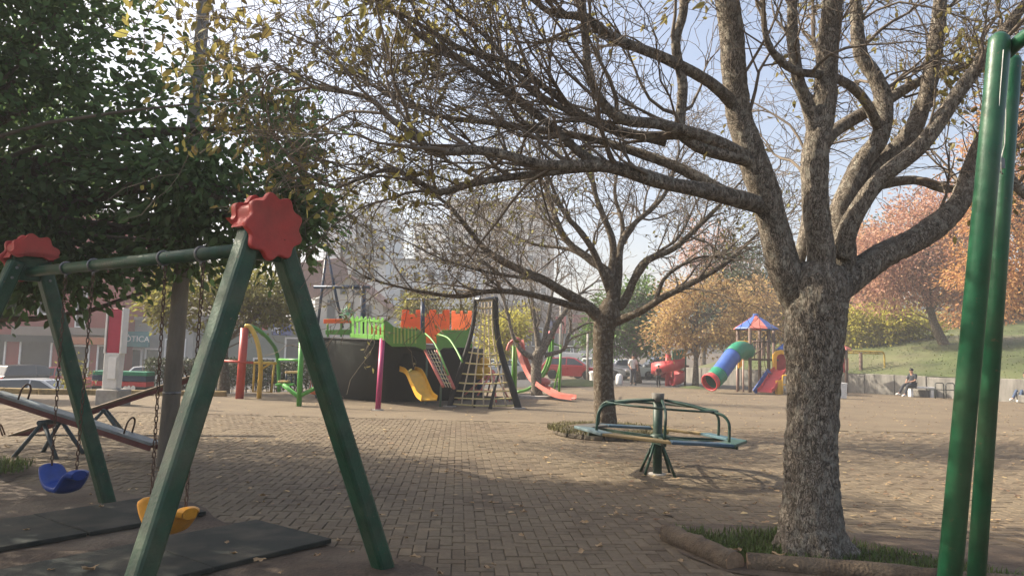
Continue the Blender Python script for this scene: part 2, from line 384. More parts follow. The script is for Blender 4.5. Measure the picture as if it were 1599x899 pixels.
# ---------------------------------------------------------------- log edging of the near tree bed
def log(a, b, r, label, seed):
    a, b = Vector(a), Vector(b); t = thing('log', label, 'log', a, 0, 'logs edging the near tree bed')
    n = 26; pts = []; rad = []
    for i in range(n + 1):
        k = i / n; p = a.lerp(b, k); q = noise.noise(Vector((k * 5, seed, 0))); pts.append(p + Vector((0, 0, .012 * q))); rad.append(r * (1 + .07 * q) * (1 if 0 < i < n else .96))
    mb = MB(); mb.tube(pts, rad, 26, cap=False)
    for k, v in enumerate(mb.v):
        v = Vector(v); d = .010 * noise.noise(v * 14) + .006 * noise.noise(v * 40); c = a.lerp(b, min(1, max(0, (v - a).dot(b - a) / (b - a).length_squared))); mb.v[k] = tuple(v + (v - c).normalized() * d)
    mb.build('bark', M['woodlog'], t, world=True)
    ax = (b - a).normalized()
    for p, s in ((a, -1), (b, 1)):
        e = MB(); e.tube([p - ax * s * .02, p + ax * s * .003], r * .93, 24); e.build('cut_end', M['logend'], t, world=True)
log((1.36, 6.36, .045), (1.67, 5.52, .045), .085, 'short round log pointing away, left edge of the near tree bed', 1)
log((1.77, 5.56, .035), (4.7, 4.86, .035), .078, 'long mossy log lying along the bottom of the picture before the near tree', 2)

# ---------------------------------------------------------------- rubber mats under the swings
BM = Vector((-1.56, 4.60)); bvec = Vector((-.811, .585)); avec = Vector((.585, .811)); SW_RZ = math.atan2(bvec.y, bvec.x)
def mats():
    me = MB().box((0, 0, 0), (.985, 1.0, .035)).mesh('rubber_mat', M['mat'], bevel=.006)
    names = [['front of the yellow swing', 'below the yellow swing', 'behind the yellow swing, its corner towards the paving'], ['front of the blue swing', 'below the blue swing', 'behind the blue swing near the far frame foot']]
    for s, (b0) in enumerate((1.07, 2.62)):
        for k in range(3):
            a = .68 - 1.012 * (2 - k) + (.0 if s == 0 else -.1)
            p = BM + bvec * (b0 + .01 * (k - 1)) + avec * a
            o = bpy.data.objects.new('rubber_mat', me); COL.objects.link(o); o.location = (p.x, p.y, .026 + .003 * k); o.rotation_euler = (R(random.uniform(-.5, .5)), R(random.uniform(-.5, .5)), SW_RZ + R(random.uniform(-1.2, 1.2)))
            tag(o, 'dark green rubber mat ' + names[s][k], 'mat', 'rubber mats under the swings')
mats()

# ---------------------------------------------------------------- planter of the middle tree
def planter():
    c = (1.95, 14.75, 0); t = thing('tree_planter', 'low rounded stone-edged bed with dry grass around the middle tree', 'planter', c)
    n = 18
    for k in range(n):
        a0 = 2 * math.pi * k / n; a1 = 2 * math.pi * (k + .93) / n; am = (a0 + a1) / 2
        p = []
        for (r, z) in ((1.18, 0), (1.15, .09), (1.06, .13), (.92, .13), (.90, 0)):
            p.append((r, z))
        mb = MB(); vs = []
        for a in (a0, am, a1):
            rr = 1 + .04 * math.sin(3 * a + 1)
            vs += [Vector((r * math.cos(a) * .95 * rr, r * math.sin(a) * rr, z * (1 + .15 * math.sin(k * 2.1)))) for r, z in p]
        m = len(p); fs = [(i * m + j, i * m + (j + 1) % m, (i + 1) * m + (j + 1) % m, (i + 1) * m + j) for i in range(2) for j in range(m)] + [tuple(range(m))[::-1], tuple(2 * m + j for j in range(m))]
        mb.add(vs, fs); mb.build('edge_stone', mat('dirty_edge_stone', (.085, .070, .050), .95, .4, 6, bump=.7, bscale=25, dust=.4), t, bevel=.02)
    mb = MB(); mb.lathe([(1.0, .08), (.8, .14), (.4, .19), (.0, .21)], seg=24); mb.build('soil', M['soil'], t)
    blades('grass', [(c[0] + 1.2 * math.cos(a), c[1] + 1.26 * math.sin(a)) for a in np.linspace(0, 6.2, 20)], 7000, .09, .10, mat('dry_grass_blades', (.13, .115, .045), .7, .2, 3, island=.4, transl=.2), 'dry grass in the bed of the middle tree', 8, wdt=.007)
planter()

# ---------------------------------------------------------------- grass hill and its retaining wall
def hillz(d, s): return .98 + .20 * d + .9 * noise.noise(Vector((d * .06, s * .06, 3))) * min(1, d / 8) if d < 26 else .98 + 5.2 + .05 * (d - 26)
def hill():
    mb = MB()
    def fn(u, v):
        s = lerp(-14, 70, u); d = .12 + 90 * v ** 1.8; p = WA + WD * s + WNn * d
        f = sstep(-14, -4, s); return Vector((p.x, p.y, lerp(-.2, hillz(d, s), f)))
    mb.grid(fn, 70, 40)
    m = mat('hill_turf', (.062, .080, .024), .9, .4, .5, bump=.9, bscale=12, dust=.5)
    tag(mb.build('hill', m), kind='structure')
    rnd = random.Random(5); g = MB(); k = 0
    while k < 9000:
        s, d = rnd.uniform(-4, 40), rnd.uniform(.2, 16) ; p = WA + WD * s + WNn * d; k += 1
        a = rnd.uniform(0, 6.28); h = rnd.uniform(.04, .10); b = Vector((p.x, p.y, hillz(d, s) - .03)); q = Vector((math.cos(a), math.sin(a), 0)) * .05
        g.add([b - q, b + q, b + Vector((q.y, -q.x, 0)) + Vector((0, 0, h))], [(0, 1, 2)])
    tag(g.build('grass', M['grass']), 'green grass on the slope above the retaining wall', 'grass', kind='stuff')
    t = thing('retaining_wall', 'low stained concrete retaining wall below the grass slope', 'wall', (WA.x, WA.y, 0))
    for k in range(22):
        s0, s1 = -6 + k * 1.6, -6 + (k + 1) * 1.6 - .025; p0, p1 = WA + WD * s0, WA + WD * s1
        mb = MB(); h = 1.0 + .03 * math.sin(k * 1.7); o = .01 * math.sin(k * 2.3)
        q = [Vector((p.x, p.y, -.1)) - Vector((WNn.x, WNn.y, 0)) * o for p in (p0, p1)]
        up = Vector((0, 0, h + .1)); mb.prism([q[0], q[1], q[1] + up, q[0] + up], Vector((WNn.x, WNn.y, 0)) * .28); mb.build('wall_panel', M['concdark'], t, world=True, bevel=.02)
hill()

# kerb of the plaza on the left, painted yellow
t = thing('kerb', 'yellow painted kerb at the left edge of the plaza', 'kerb', (-13, 22, 0))
for k in range(12):
    x0 = -21 + k * 1.02; mb = MB(); mb.box((x0 + .5, 22.1 + .25 * max(0, (x0 + 14)) , .06), (1.0, .18, .2), R(14) if x0 > -14 else 0); mb.build('kerb_stone', mat('yellow_kerb_paint', (.26, .19, .08), .8, .4, 6, bump=.3), t, world=True, bevel=.02)
# road asphalt beyond the plaza
mb = MB(); mb.grid(lambda u, v: Vector((lerp(-75, 75, u), lerp(40, 54, v), HZ(lerp(-75, 75, u), lerp(40, 54, v)) + .004)), 60, 8); tag(mb.build('road', mat('asphalt', (.055, .054, .053), .9, .2, 2, bump=.3)), kind='structure')
# ================================================================ SWINGS (left)
def swing_set():
    L = 3.42; FEET = [[Vector((-.84, 5.34, 0)), Vector((-1.96, 3.92, 0))], [Vector((-3.79, 7.22, 0)), Vector((-4.87, 5.98, 0))]]; t = thing('swing_set', 'dark green swing frame with red scalloped caps on both ends', 'swing frame', (BM.x, BM.y, 0), SW_RZ)
    zt = 2.2
    mb = MB(); mb.tube([(-.02, 0, 2.13), (L + .02, 0, 2.13)], .045, 16); mb.build('top_beam', M['green'], t)
    for e, x in ((0, 0.), (1, L)):
        sx = -1 if e == 0 else 1
        for s in (-1, 1):
            # square-section leg, leaning; local y is across the beam
            top = Vector((x, s * .10, zt + .02)); foot = ROOTM[t.name].inverted() @ FEET[e][0 if s < 0 else 1] - Vector((0, 0, .03))
            mb = MB(); mb.bar(foot, top, .125, .125, (1, 0, 0)); g = mb.build('leg', M['green'], t, bevel=.024, segs=2)
            for kk in (.93, .97): q = MB(); q.tube([foot.lerp(top, kk) + Vector((-sx * .06, 0, 0)), foot.lerp(top, kk) + Vector((-sx * .075, 0, 0))], .012, 8); q.build('bolt', M['steel'], g)
        # plywood-like gusset between the leg heads
        mb = MB(); mb.prism([(x - .035, -.16, zt - .15), (x - .035, .16, zt - .15), (x - .035, .13, zt + .1), (x - .035, -.13, zt + .1)], (.07, 0, 0)); mb.build('gusset', M['green'], t, bevel=.01)
        for q, off in ((0, sx * .085), (1, -sx * .085)):
            pr = []
            n = 128
            for k in range(n):
                a = 2 * math.pi * k / n; r = .198 + .017 * math.cos(9 * a + .4)
                pr.append((r * math.cos(a), r * math.sin(a)))
            if q == 1:     # inner disc is a shorter cap sitting on top of the legs
                pr = [(px_, max(py_, .02 + .03 * math.cos(px_ * 25))) for px_, py_ in pr]
            xo = x + off; mb = MB()
            mb.prism([(xo - .022, p[0], zt + .055 + p[1]) for p in pr], (.044, 0, 0)); mb.build('cap', M['redcap'], t, bevel=.010, segs=2)
        mb = MB(); mb.grid(lambda u, v: Vector((x + lerp(-.075, .075, u), (.18 + .012 * math.cos(9 * lerp(0, math.pi, v) + .4)) * math.cos(lerp(-.1, math.pi + .1, v)), zt + .055 + (.18 + .012 * math.cos(9 * lerp(0, math.pi, v) + .4)) * math.sin(lerp(-.1, math.pi + .1, v)))), 1, 60); mb.build('cap_rim', M['redcap'], t)
    for b in (.69, 1.17, 2.21, 2.69):
        mb = MB(); mb.tube([(b, .05 * math.cos(a), 2.13 + .05 * math.sin(a)) for a in np.linspace(0, 6.28, 17)[:-1]], .009, 6, closed=True); mb.tube([(b, 0, 2.09), (b, 0, 2.05)], .012, 8); mb.build('hanger', M['steel'], t)
swing_set()
def chain(mb, a, b, pitch=.040, w=.0105, r=.0042):
    a, b = Vector(a), Vector(b); d = (b - a); n = int(d.length / pitch); d.normalize(); x = d.cross(Vector((0, 1, 0))).normalized(); y = d.cross(x)
    for i in range(n + 1):
        c = a.lerp(b, i / n); s = x if i % 2 else y
        hl = pitch * .66 - r; pts = []
        for k in range(10):
            t = 2 * math.pi * k / 10; pts.append(c + s * (w * math.cos(t)) + d * (max(-1, min(1, 1.35 * math.sin(t))) * hl))
        mb.tube(pts, r, 5, closed=True)
def swing(bpos, z, m, label, dx=0.):
    p = BM + bvec * bpos; t = thing('swing', label, 'swing', (p.x, p.y, 0), SW_RZ, 'swings with chains')
    W, Dp = .275, .112
    def half(u): return Dp * (1 - .55 * abs(u) ** 5) * (.86 + .20 * abs(u) ** 1.5)
    def zt(u): a = abs(u); return .012 + .135 * sstep(.22, 1.0, a) ** 1.1 - .02 * math.cos(u * 1.6) - (.028 * sstep(.8, 1, a))
    mb = MB(); NU, NV = 36, 14
    def fn_top(U, V):
        u, v = U * 2 - 1, V * 2 - 1; return Vector((u * W, v * half(u), z + zt(u) - .022 * abs(v) ** 3))
    def fn_bot(U, V):
        u, v = 1 - U * 2, V * 2 - 1; return Vector((u * W * .97, v * half(u) * .9, z + zt(u) - .058 - .016 * (1 - v * v)))
    mb.grid(fn_top, NU, NV); mb.grid(fn_bot, NU, NV)
    for sv in (0, 1):
        a = [fn_top(i / NU, sv) for i in range(NU + 1)]; b = [fn_bot(1 - i / NU, sv) for i in range(NU + 1)]
        mid = [(p_ + q_) / 2 + Vector((0, (2 * sv - 1) * .010, 0)) for p_, q_ in zip(a, b)]
        n = NU + 1; mb.add(a + mid + b, [(r_ * n + i, r_ * n + i + 1, (r_ + 1) * n + i + 1, (r_ + 1) * n + i) for r_ in (0, 1) for i in range(NU)], True)
    for su in (0, 1):
        a = [fn_top(su, j / NV) for j in range(NV + 1)]; b = [fn_bot(1 - su, j / NV) for j in range(NV + 1)]; n = NV + 1
        mb.add(a + b, [(i, i + 1, n + i + 1, n + i) for i in range(NV)], True)
    mb.build('seat', m, t)
    for s in (-1, 1):
        c = MB(); chain(c, (s * .215, 0, z + .09), (s * .24 + dx, 0, 2.05)); c.build('chain', M['chain'], t)
swing(.90, .33, M['yel'], 'yellow plastic swing seat on rusty chains, nearest the camera')
swing(2.45, .40, M['blue'], 'blue plastic swing seat on rusty chains, by the far frame leg')

# ================================================================ tall pipe swing frame (right edge)
def pipe_frame():
    f1, f2 = P(1478, 930, 3.35), P(1521, 930, 3.62); k = .0
    ft = P(1560, 66, 3.42); 
    def ext(a, b, z): tt = (z - a.z) / (b.z - a.z); return a + (b - a) * tt
    t2 = P(1581, 96, 3.56)
    g1, g2 = ext(f1, ft, 0), ext(f2, t2, 0)
    t = thing('pipe_swing_set', 'tall glossy green steel pipe swing frame cut by the right edge', 'swing frame', (g1.x, g1.y, 0))
    e = Vector((.62, -.35, .06)).normalized()
    tp = ft + Vector((0, 0, .0)); 
    mb = MB(); mb.tube([g1 - Vector((0, 0, .05)), ft - Vector((0, 0, .02)), ft + Vector((.004, .003, .015)), ft + Vector((.012, .01, .035))], [.049, .049, .046, .030], 28); mb.build('leg', M['greenpipe'], t, world=True)
    mb = MB(); mb.tube([g2 - Vector((0, 0, .05)), t2, t2 + Vector((0, 0, .02))], [.040, .040, .032], 28); mb.build('leg', M['greenpipe'], t, world=True)
    s0 = P(1572, 84, 3.46); mb = MB(); mb.tube([s0, P(1590, 66, 3.40), P(1640, 30, 3.2), P(1980, -180, 2.6)], [.03, .033, .035, .035], 20); mb.build('top_beam', M['greenpipe'], t, world=True)
    far = Vector((1.6, -1.0, 0)); 
    for a in (g1, g2):
        mb = MB(); top = P(1980, -180, 2.6); mb.tube([Vector((top.x + .1 + (.35 if a is g1 else -.15), top.y - .6, 0)), top], .05, 20); mb.build('leg', M['greenpipe'], t, world=True)
    wm = mat('pale_wire', (.5, .5, .46), .5, .1, 9)
    mb = MB(); mb.tube([P(1567, 78, 3.36), P(1563, 130, 3.36), P(1557, 210, 3.37), P(1550, 270, 3.37), P(1545, 340, 3.38)], .0022, 5); mb.tube([P(1573, 105, 3.5), P(1569, 125, 3.49), P(1571, 180, 3.48), P(1569, 225, 3.48), P(1563, 248, 3.48), P(1564, 272, 3.48)], .0022, 5); mb.build('wire', wm, t, world=True)
    mb = MB(); mb.box(P(1563, 256, 3.50), (.02, .03, .05)); mb.tube([P(1565, 245, 3.49), P(1555, 262, 3.49), P(1566, 272, 3.49)], .004, 6); mb.build('hook', M['steel'], t, world=True)
    mb = MB()
    for q in (g1, g2): mb.tube([q + Vector((0, 0, -.02)), q + Vector((0, 0, .012))], .11, 20)
    mb.build('footing', M['conc'], t, world=True)
pipe_frame()

# ================================================================ carousel
def carousel():
    t = thing('carousel', 'green pipe carousel with blue and yellow plank seats in front of the middle tree', 'carousel', (1.97, 9.88, 0), R(8))
    gp = mat('faded_green_pipe', (.010, .042, .028), .5, .3, 12, dust=.25, chips=.7)
    mb = MB(); mb.tube([(0, 0, 0), (0, 0, .50), (0, 0, .95)], [.058, .058, .065], 18); mb.build('post', gp, t)
    mb = MB(); mb.lathe([(.055, .93), (.075, .95), (.085, 1.05), (.06, 1.055), (.05, 1.03)], seg=18); mb.build('post_cap', M['concdark'], t)
    for k in range(4):
        a = R(35 + 90 * k); mb = MB(); mb.tube([(.28 * math.cos(a), .28 * math.sin(a), -.01), (.05 * math.cos(a), .05 * math.sin(a), .44)], .018, 8); mb.build('brace', gp, t)
    tilt = Matrix.Rotation(R(3.0), 3, 'Y')
    r0 = 1.02; zs = .50; n = 8
    cols = [(.10, .15, .16), (.24, .17, .07), (.05, .10, .14), (.035, .085, .065), (.06, .12, .14), (.23, .165, .07), (.06, .11, .14), (.10, .10, .09)]
    cn = ['pale blue', 'yellow', 'blue', 'green', 'blue', 'yellow', 'blue', 'grey']
    for k in range(n):
        a0, a1 = R(45 * k + 180 - 12), R(45 * (k + 1) + 180 - 12.8)
        A = [(1.13, a0), (1.13, a1), (.90, a1), (.90, a0)]
        mb = MB(); mb.prism([tilt @ Vector((r * math.cos(a), r * math.sin(a), zs)) for r, a in A], tilt @ Vector((0, 0, .035)))
        o = mb.build('seat_plank', mat('carousel_plank_' + cn[k] + str(k), cols[k], .6, .25, 8, dust=.35), t, bevel=.006)
    for k in range(6):
        a = R(60 * k + 14); ca, sa = math.cos(a), math.sin(a)
        prof = [(.05, .965), (.40, .93), (.72, .875), (.84, .855), (.91, .80), (.94, .72), (.945, .52)]
        mb = MB(); mb.tube([tilt @ Vector((r * ca, r * sa, z)) for r, z, *_ in smooth_path([(p[0], p[1], 0, 0) for p in prof], 4)], .0185, 10); mb.build('grip_bar', gp, t)
        mb = MB(); mb.bar(tilt @ Vector((.06 * ca, .06 * sa, .475)), tilt @ Vector((1.06 * ca, 1.06 * sa, .48)), .035, .035); mb.build('spoke', gp, t)
    for r in (.72,):
        mb = MB(); mb.tube([tilt @ Vector((r * math.cos(a), r * math.sin(a), .885)) for a in np.linspace(0, 2 * math.pi, 41)[:-1]], .014, 8, closed=True); mb.build('top_ring', gp, t)
    for k in range(6):   # crossing braces below the seats
        a, b = R(60 * k + 14), R(60 * k + 74); mb = MB(); mb.bar(tilt @ Vector((.30 * math.cos(a), .30 * math.sin(a), .45)), tilt @ Vector((.95 * math.cos(b), .95 * math.sin(b), .47)), .025, .02); mb.build('cross_brace', gp, t)
    mb = MB(); mb.lathe([(.0, .40), (.10, .42), (.10, .50), (.06, .53)], seg=18); mb.build('hub', gp, t)
    mb = MB(); mb.lathe([(.13, -.01), (.12, .012), (0, .016)], seg=18); mb.build('footing', M['conc'], t)
carousel()

# ================================================================ seesaws
def seesaw(a, b, piv, label, top_m, side_m, low_end, yaw_off=0):
    """a,b: plank ends (world), piv: pivot point"""
    a, b, piv = Vector(a), Vector(b), Vector(piv)
    t = thing('seesaw', label, 'seesaw', (piv.x, piv.y, 0), 0, 'crossing seesaws')
    mb = MB(); mb.bar(a, b, .22, .04); pl = mb.build('plank', top_m, t, world=True, bevel=.006)
    d = (b - a).normalized(); s = d.cross(Vector((0, 0, 1))).normalized(); up = s.cross(d)
    for sg in (-1, 1):
        mb = MB(); mb.bar(a + s * .09 * sg - up * .055, b + s * .09 * sg - up * .055, .03, .07, up); mb.build('side_rail', side_m, t, world=True)
    fr = mat('seesaw_blue_grey_frame', (.05, .075, .085), .5, .3, 12, dust=.2)
    yv = d.copy(); yv.z = 0; yv.normalize(); sv = Vector((-yv.y, yv.x, 0))
    for sx in (-1, 1):
        for sy in (-1, 1):
            mb = MB(); mb.tube([piv + sv * .16 * sx - Vector((0, 0, .04)), Vector((piv.x, piv.y, -.02)) + sv * .26 * sx + yv * .32 * sy], .028, 10); mb.build('leg', fr, t, world=True)
    mb = MB(); mb.tube([piv - sv * .24 - Vector((0, 0, .05)), piv + sv * .24 - Vector((0, 0, .05))], .035, 12); mb.build('axle', fr, t, world=True)
    for p, sg in ((a, 1), (b, -1)):
        for off in (.42,):
            c = p + d * off * sg + up * .02; pts = [c - s * .09]
            pts = [c + s * (.085 * math.cos(x)) * (1 if True else 1) + up * (.10 + .11 * math.sin(x)) for x in np.linspace(0, math.pi, 10)]
            pts = [c + s * .085] + pts + [c - s * .085]; mb = MB(); mb.tube(pts, .012, 8); mb.build('handle', M['chain'], t, world=True)
wp = mat('seesaw_grey_plank', (.20, .23, .24), .7, .3, 5, dust=.3); rp_ = mat('seesaw_red_rail', (.12, .030, .028), .6, .3, 8, dust=.2); bl = mat('seesaw_blue_rail', (.05, .085, .10), .6, .3, 8, dust=.2)
op = mat('seesaw_ochre_plank', (.14, .10, .06), .75, .3, 6, dust=.3)
a, b = P(-6, 612, 10.2), P(243, 692, 9.9); seesaw(a, b, P(82, 652, 10.15), 'pale grey plank seesaw with its left end raised, nearer of the crossing pair', wp, rp_, 1)
a, b = P(-40, 698, 12.0), P(330, 577, 13.4); k = (185 + 40) / 370; seesaw(a, b, a.lerp(b, .52) - Vector((0, 0, .04)), 'dark red railed seesaw with its left end on the ground, farther of the crossing pair', op, rp_, 0)

# ================================================================ concrete lamp pole
def pole():
    b = G(259, 727); top = P(322, -40, b.y); d = (top - b).normalized()
    t = thing('concrete_pole', 'tall tapered grey concrete pole behind the swings', 'pole', b)
    mb = MB(); mb.tube([b - d * .1, b + d * 4.5, b + d * 9.5], [.112, .088, .062], 28); mb.build('shaft', mat('pole_concrete', (.25, .23, .20), .9, .25, 4, bump=.4, bscale=50, stretch=(1, 1, .3)), t, world=True)
    for h in (.9, 2.7, 4.4):
        mb = MB(); mb.tube([b + d * h, b + d * (h + .03)], .1145 - h * .0054, 28); mb.build('steel_band', M['steel'], t, world=True)
    hd = b + d * 9.2; mb = MB(); mb.tube([hd, hd + Vector((.5, -.2, .4)), hd + Vector((1.5, -.6, .55))], .035, 10); arm = mb.build('lamp_arm', M['steel'], t, world=True)
    mb = MB(); mb.ball(hd + Vector((1.75, -.7, .55)), (.35, .18, .09)); mb.build('lamp_head', M['steel'], arm, world=True)
pole()
# ================================================================ TREES
def bark_mat(name, dark, light, lichen=.0, sc=1.):
    m = bpy.data.materials.new(name); m.use_nodes = True; N = m.node_tree.nodes; L = m.node_tree.links; b = N['Principled BSDF']
    tc = N.new('ShaderNodeTexCoord'); mp = N.new('ShaderNodeMapping'); mp.inputs['Scale'].default_value = (1, 1, .33); L.new(tc.outputs['Object'], mp.inputs[0])
    v = N.new('ShaderNodeTexVoronoi'); v.inputs['Scale'].default_value = 62 * sc; v.feature = 'DISTANCE_TO_EDGE'
    n0 = N.new('ShaderNodeTexNoise'); n0.inputs['Scale'].default_value = 9 * sc; n0.inputs['Detail'].default_value = 6; L.new(mp.outputs[0], n0.inputs['Vector'])
    ad = N.new('ShaderNodeMixRGB'); ad.inputs[0].default_value = .25; L.new(mp.outputs[0], ad.inputs[1]); L.new(n0.outputs['Color'], ad.inputs[2]); L.new(ad.outputs[0], v.inputs['Vector'])
    n1 = N.new('ShaderNodeTexNoise'); n1.inputs['Scale'].default_value = 30 * sc; n1.inputs['Detail'].default_value = 8; n1.inputs['Roughness'].default_value = .7; L.new(mp.outputs[0], n1.inputs['Vector'])
    r1 = N.new('ShaderNodeValToRGB'); r1.color_ramp.elements[0].color = (*dark, 1); r1.color_ramp.elements[1].color = (*light, 1); r1.color_ramp.elements[0].position = .3; r1.color_ramp.elements[1].position = .7; L.new(n1.outputs[0], r1.inputs[0])
    rv = N.new('ShaderNodeMapRange'); rv.inputs[2].default_value = .12; rv.inputs[3].default_value = .38; rv.inputs[4].default_value = 1; L.new(v.outputs['Distance'], rv.inputs[0])
    mu = N.new('ShaderNodeMixRGB'); mu.blend_type = 'MULTIPLY'; mu.inputs[0].default_value = 1; L.new(r1.outputs[0], mu.inputs[1]); L.new(rv.outputs[0], mu.inputs[2])
    n2 = N.new('ShaderNodeTexNoise'); n2.inputs['Scale'].default_value = 15 * sc; n2.inputs['Detail'].default_value = 7; n2.inputs['Roughness'].default_value = .6; L.new(tc.outputs['Object'], n2.inputs['Vector'])
    r2 = N.new('ShaderNodeValToRGB'); r2.color_ramp.elements[0].position = .52; r2.color_ramp.elements[1].position = .60; L.new(n2.outputs[0], r2.inputs[0])
    m2 = N.new('ShaderNodeMath'); m2.operation = 'MULTIPLY'; m2.inputs[1].default_value = lichen; L.new(r2.outputs[0], m2.inputs[0])
    mx = N.new('ShaderNodeMixRGB'); mx.inputs[2].default_value = (.34, .31, .25, 1); L.new(m2.outputs[0], mx.inputs[0]); L.new(mu.outputs[0], mx.inputs[1])
    L.new(mx.outputs[0], b.inputs['Base Color']); b.inputs['Roughness'].default_value = .92; b.inputs['Specular IOR Level'].default_value = .2
    ah = N.new('ShaderNodeMath'); ah.operation = 'MULTIPLY_ADD'; L.new(n1.outputs[0], ah.inputs[0]); ah.inputs[1].default_value = .5; L.new(rv.outputs[0], ah.inputs[2])
    bp = N.new('ShaderNodeBump'); bp.inputs['Strength'].default_value = 1.0; bp.inputs['Distance'].default_value = .022; L.new(ah.outputs[0], bp.inputs['Height']); L.new(bp.outputs[0], b.inputs['Normal'])
    return m
BARK = bark_mat('grey_bark', (.115, .094, .072), (.36, .305, .24), .85)
BARK2 = bark_mat('brown_bark', (.085, .064, .044), (.25, .195, .135), .5)
TWIG = mat('twig_bark', (.15, .12, .09), .9, .3, 6)
def np_leaves(name, pos, ax, L, m, parent, width=.42, fold=.25, seed=0, droop_curve=.15):
    rg = np.random.default_rng(seed); n = len(pos); pos = np.asarray(pos, float); ax = np.asarray(ax, float)
    ax /= np.linalg.norm(ax, axis=1)[:, None] + 1e-9
    rv = rg.normal(size=(n, 3)); sd = np.cross(ax, rv); sd /= np.linalg.norm(sd, axis=1)[:, None] + 1e-9; nr = np.cross(sd, ax)
    L = np.asarray(L, float).reshape(-1, 1) * np.ones((n, 1)); W = L * width * .5
    P0 = pos; T = pos + ax * L - nr * L * droop_curve
    def pt(t, w, s): return pos + ax * L * t + sd * W * w * s + nr * (W * w * fold - L * droop_curve * t * t)
    V = np.stack([P0, pt(.32, 1, 1), pt(.70, .75, 1), T, pt(.70, .75, -1), pt(.32, 1, -1)], 1).reshape(-1, 3)
    r = parent
    inv = np.array(ROOTM[r.name].inverted()); V = V @ inv[:3, :3].T + inv[:3, 3]
    me = bpy.data.meshes.new(name); me.vertices.add(n * 6); me.vertices.foreach_set('co', V.ravel().astype(np.float32))
    base = (np.arange(n) * 6)[:, None]; idx = (base + np.array([[0, 5, 4, 3, 0, 3, 2, 1]])).ravel()
    me.loops.add(n * 8); me.loops.foreach_set('vertex_index', idx.astype(np.int32)); me.polygons.add(n * 2)
    me.polygons.foreach_set('loop_start', (np.arange(n * 2) * 4).astype(np.int32)); me.update(calc_edges=True); me.validate()
    me.materials.append(m); o = bpy.data.objects.new(name, me); COL.objects.link(o); o.parent = parent; o['kind'] = 'stuff'; return o
def limb_mesh(path, seg, amp, fr=8., ringmul=1):
    mb = MB(); mb.tube([p[:3] for p in path], [max(.003, p[3]) for p in path], seg, cap=True)
    if amp:
        ctr = [Vector(p[:3]) for p in path]
        for i in range(len(path)):
            for k in range(seg):
                v = Vector(mb.v[i * seg + k]); d = v - ctr[i]; r = d.length; d.normalize()
                q = Vector((v.x * fr, v.y * fr, v.z * fr * .35)); w = abs(noise.noise(q)) * 1.4 - .4 + .5 * noise.noise(q * 2.7)
                lump = noise.noise(Vector((v.x * 2.2, v.y * 2.2, v.z * 2.2)))
                mb.v[i * seg + k] = tuple(v + d * (amp * w + r * .13 * lump))
    return mb
def grow(mb, p, d, length, r, level, rnd, tips, spec, budget):
    n = spec['n'][level]; step = length / n; pts = [p.copy()]; rad = [r]; q = p.copy(); d = d.normalized(); bend = Vector((rnd.gauss(0, 1), rnd.gauss(0, 1), rnd.gauss(0, 1))) * spec['curl']
    for i in range(n):
        d = (d + bend * .25 + Vector((rnd.gauss(0, 1), rnd.gauss(0, 1), rnd.gauss(0, 1))) * spec['wob'][level] + Vector((0, 0, spec['lift'][level]))).normalized()
        if rnd.random() < .35: bend = -bend * rnd.uniform(.5, 1.2)
        q = q + d * step; pts.append(q.copy()); rad.append(max(spec['rmin'], r * (1 - .78 * (i + 1) / n)))
    mb.tube(pts, rad, spec['seg'][level], cap=False)
    budget[0] += 1
    if level + 1 < len(spec['n']):
        k = spec['kids'][level]; k = int(k) + (rnd.random() < k % 1)
        for c in range(k):
            t = rnd.uniform(.2, 1) if c else 1.; i = min(n - 1, int(t * n)); pp = pts[i].lerp(pts[i + 1], t * n - i if t < 1 else 1); tg = (pts[i + 1] - pts[i]).normalized()
            s = tg.cross(Vector((rnd.gauss(0, 1), rnd.gauss(0, 1), rnd.gauss(0, 1)))).normalized(); a = rnd.uniform(.35, 1.0) * spec['spread'] * (.4 if c == 0 else 1)
            grow(mb, pp, tg * math.cos(a) + s * math.sin(a), length * rnd.uniform(.38, .72), max(spec['rmin'], rad[i] * rnd.uniform(.5, .75)), level + 1, rnd, tips, spec, budget)
    else: tips.append((pts[-1], (pts[-1] - pts[-2]).normalized())); tips.append((pts[len(pts) // 2], d))
def branches_from(path, rnd, spec, per_m, mb, tips, bias=Vector((0, 0, 0)), t0=.15, budget=None, lenr=(.7, 1.5)):
    pts = [Vector(p[:3]) for p in path]; rad = [p[3] for p in path]; cum = [0]
    for a, b in zip(pts, pts[1:]): cum.append(cum[-1] + (b - a).length)
    n = max(1, int(per_m * cum[-1]))
    for k in range(n):
        s = rnd.uniform(t0, 1) * cum[-1]; i = max(j for j in range(len(cum) - 1) if cum[j] <= s); f = (s - cum[i]) / max(1e-6, cum[i + 1] - cum[i]); p = pts[i].lerp(pts[i + 1], f); r = lerp(rad[i], rad[i + 1], f)
        tg = (pts[i + 1] - pts[i]).normalized(); sd_ = tg.cross(Vector((rnd.gauss(0, 1), rnd.gauss(0, 1), rnd.gauss(0, 1)))).normalized(); a = rnd.uniform(.45, 1.15)
        d = tg * math.cos(a) + sd_ * math.sin(a) + bias
        if d.z < -.05: d.z *= -.5
        grow(mb, p, d, rnd.uniform(*lenr) * spec['len'], min(r * .55, spec['r0'] * rnd.uniform(.6, 1.2)), 0, rnd, tips, spec, budget)
    # the end of the limb itself carries on as a spray
    tg = (pts[-1] - pts[-2]).normalized()
    for k in range(2): grow(mb, pts[-1], tg + Vector((rnd.gauss(0, .3), rnd.gauss(0, .3), rnd.gauss(0, .3))), spec['len'] * rnd.uniform(.7, 1.1), rad[-1] * .9, 0, rnd, tips, spec, budget)
def px_path(pts, sub=5): return smooth_path([(*P(a, b, D), r) for a, b, D, r in pts], sub)

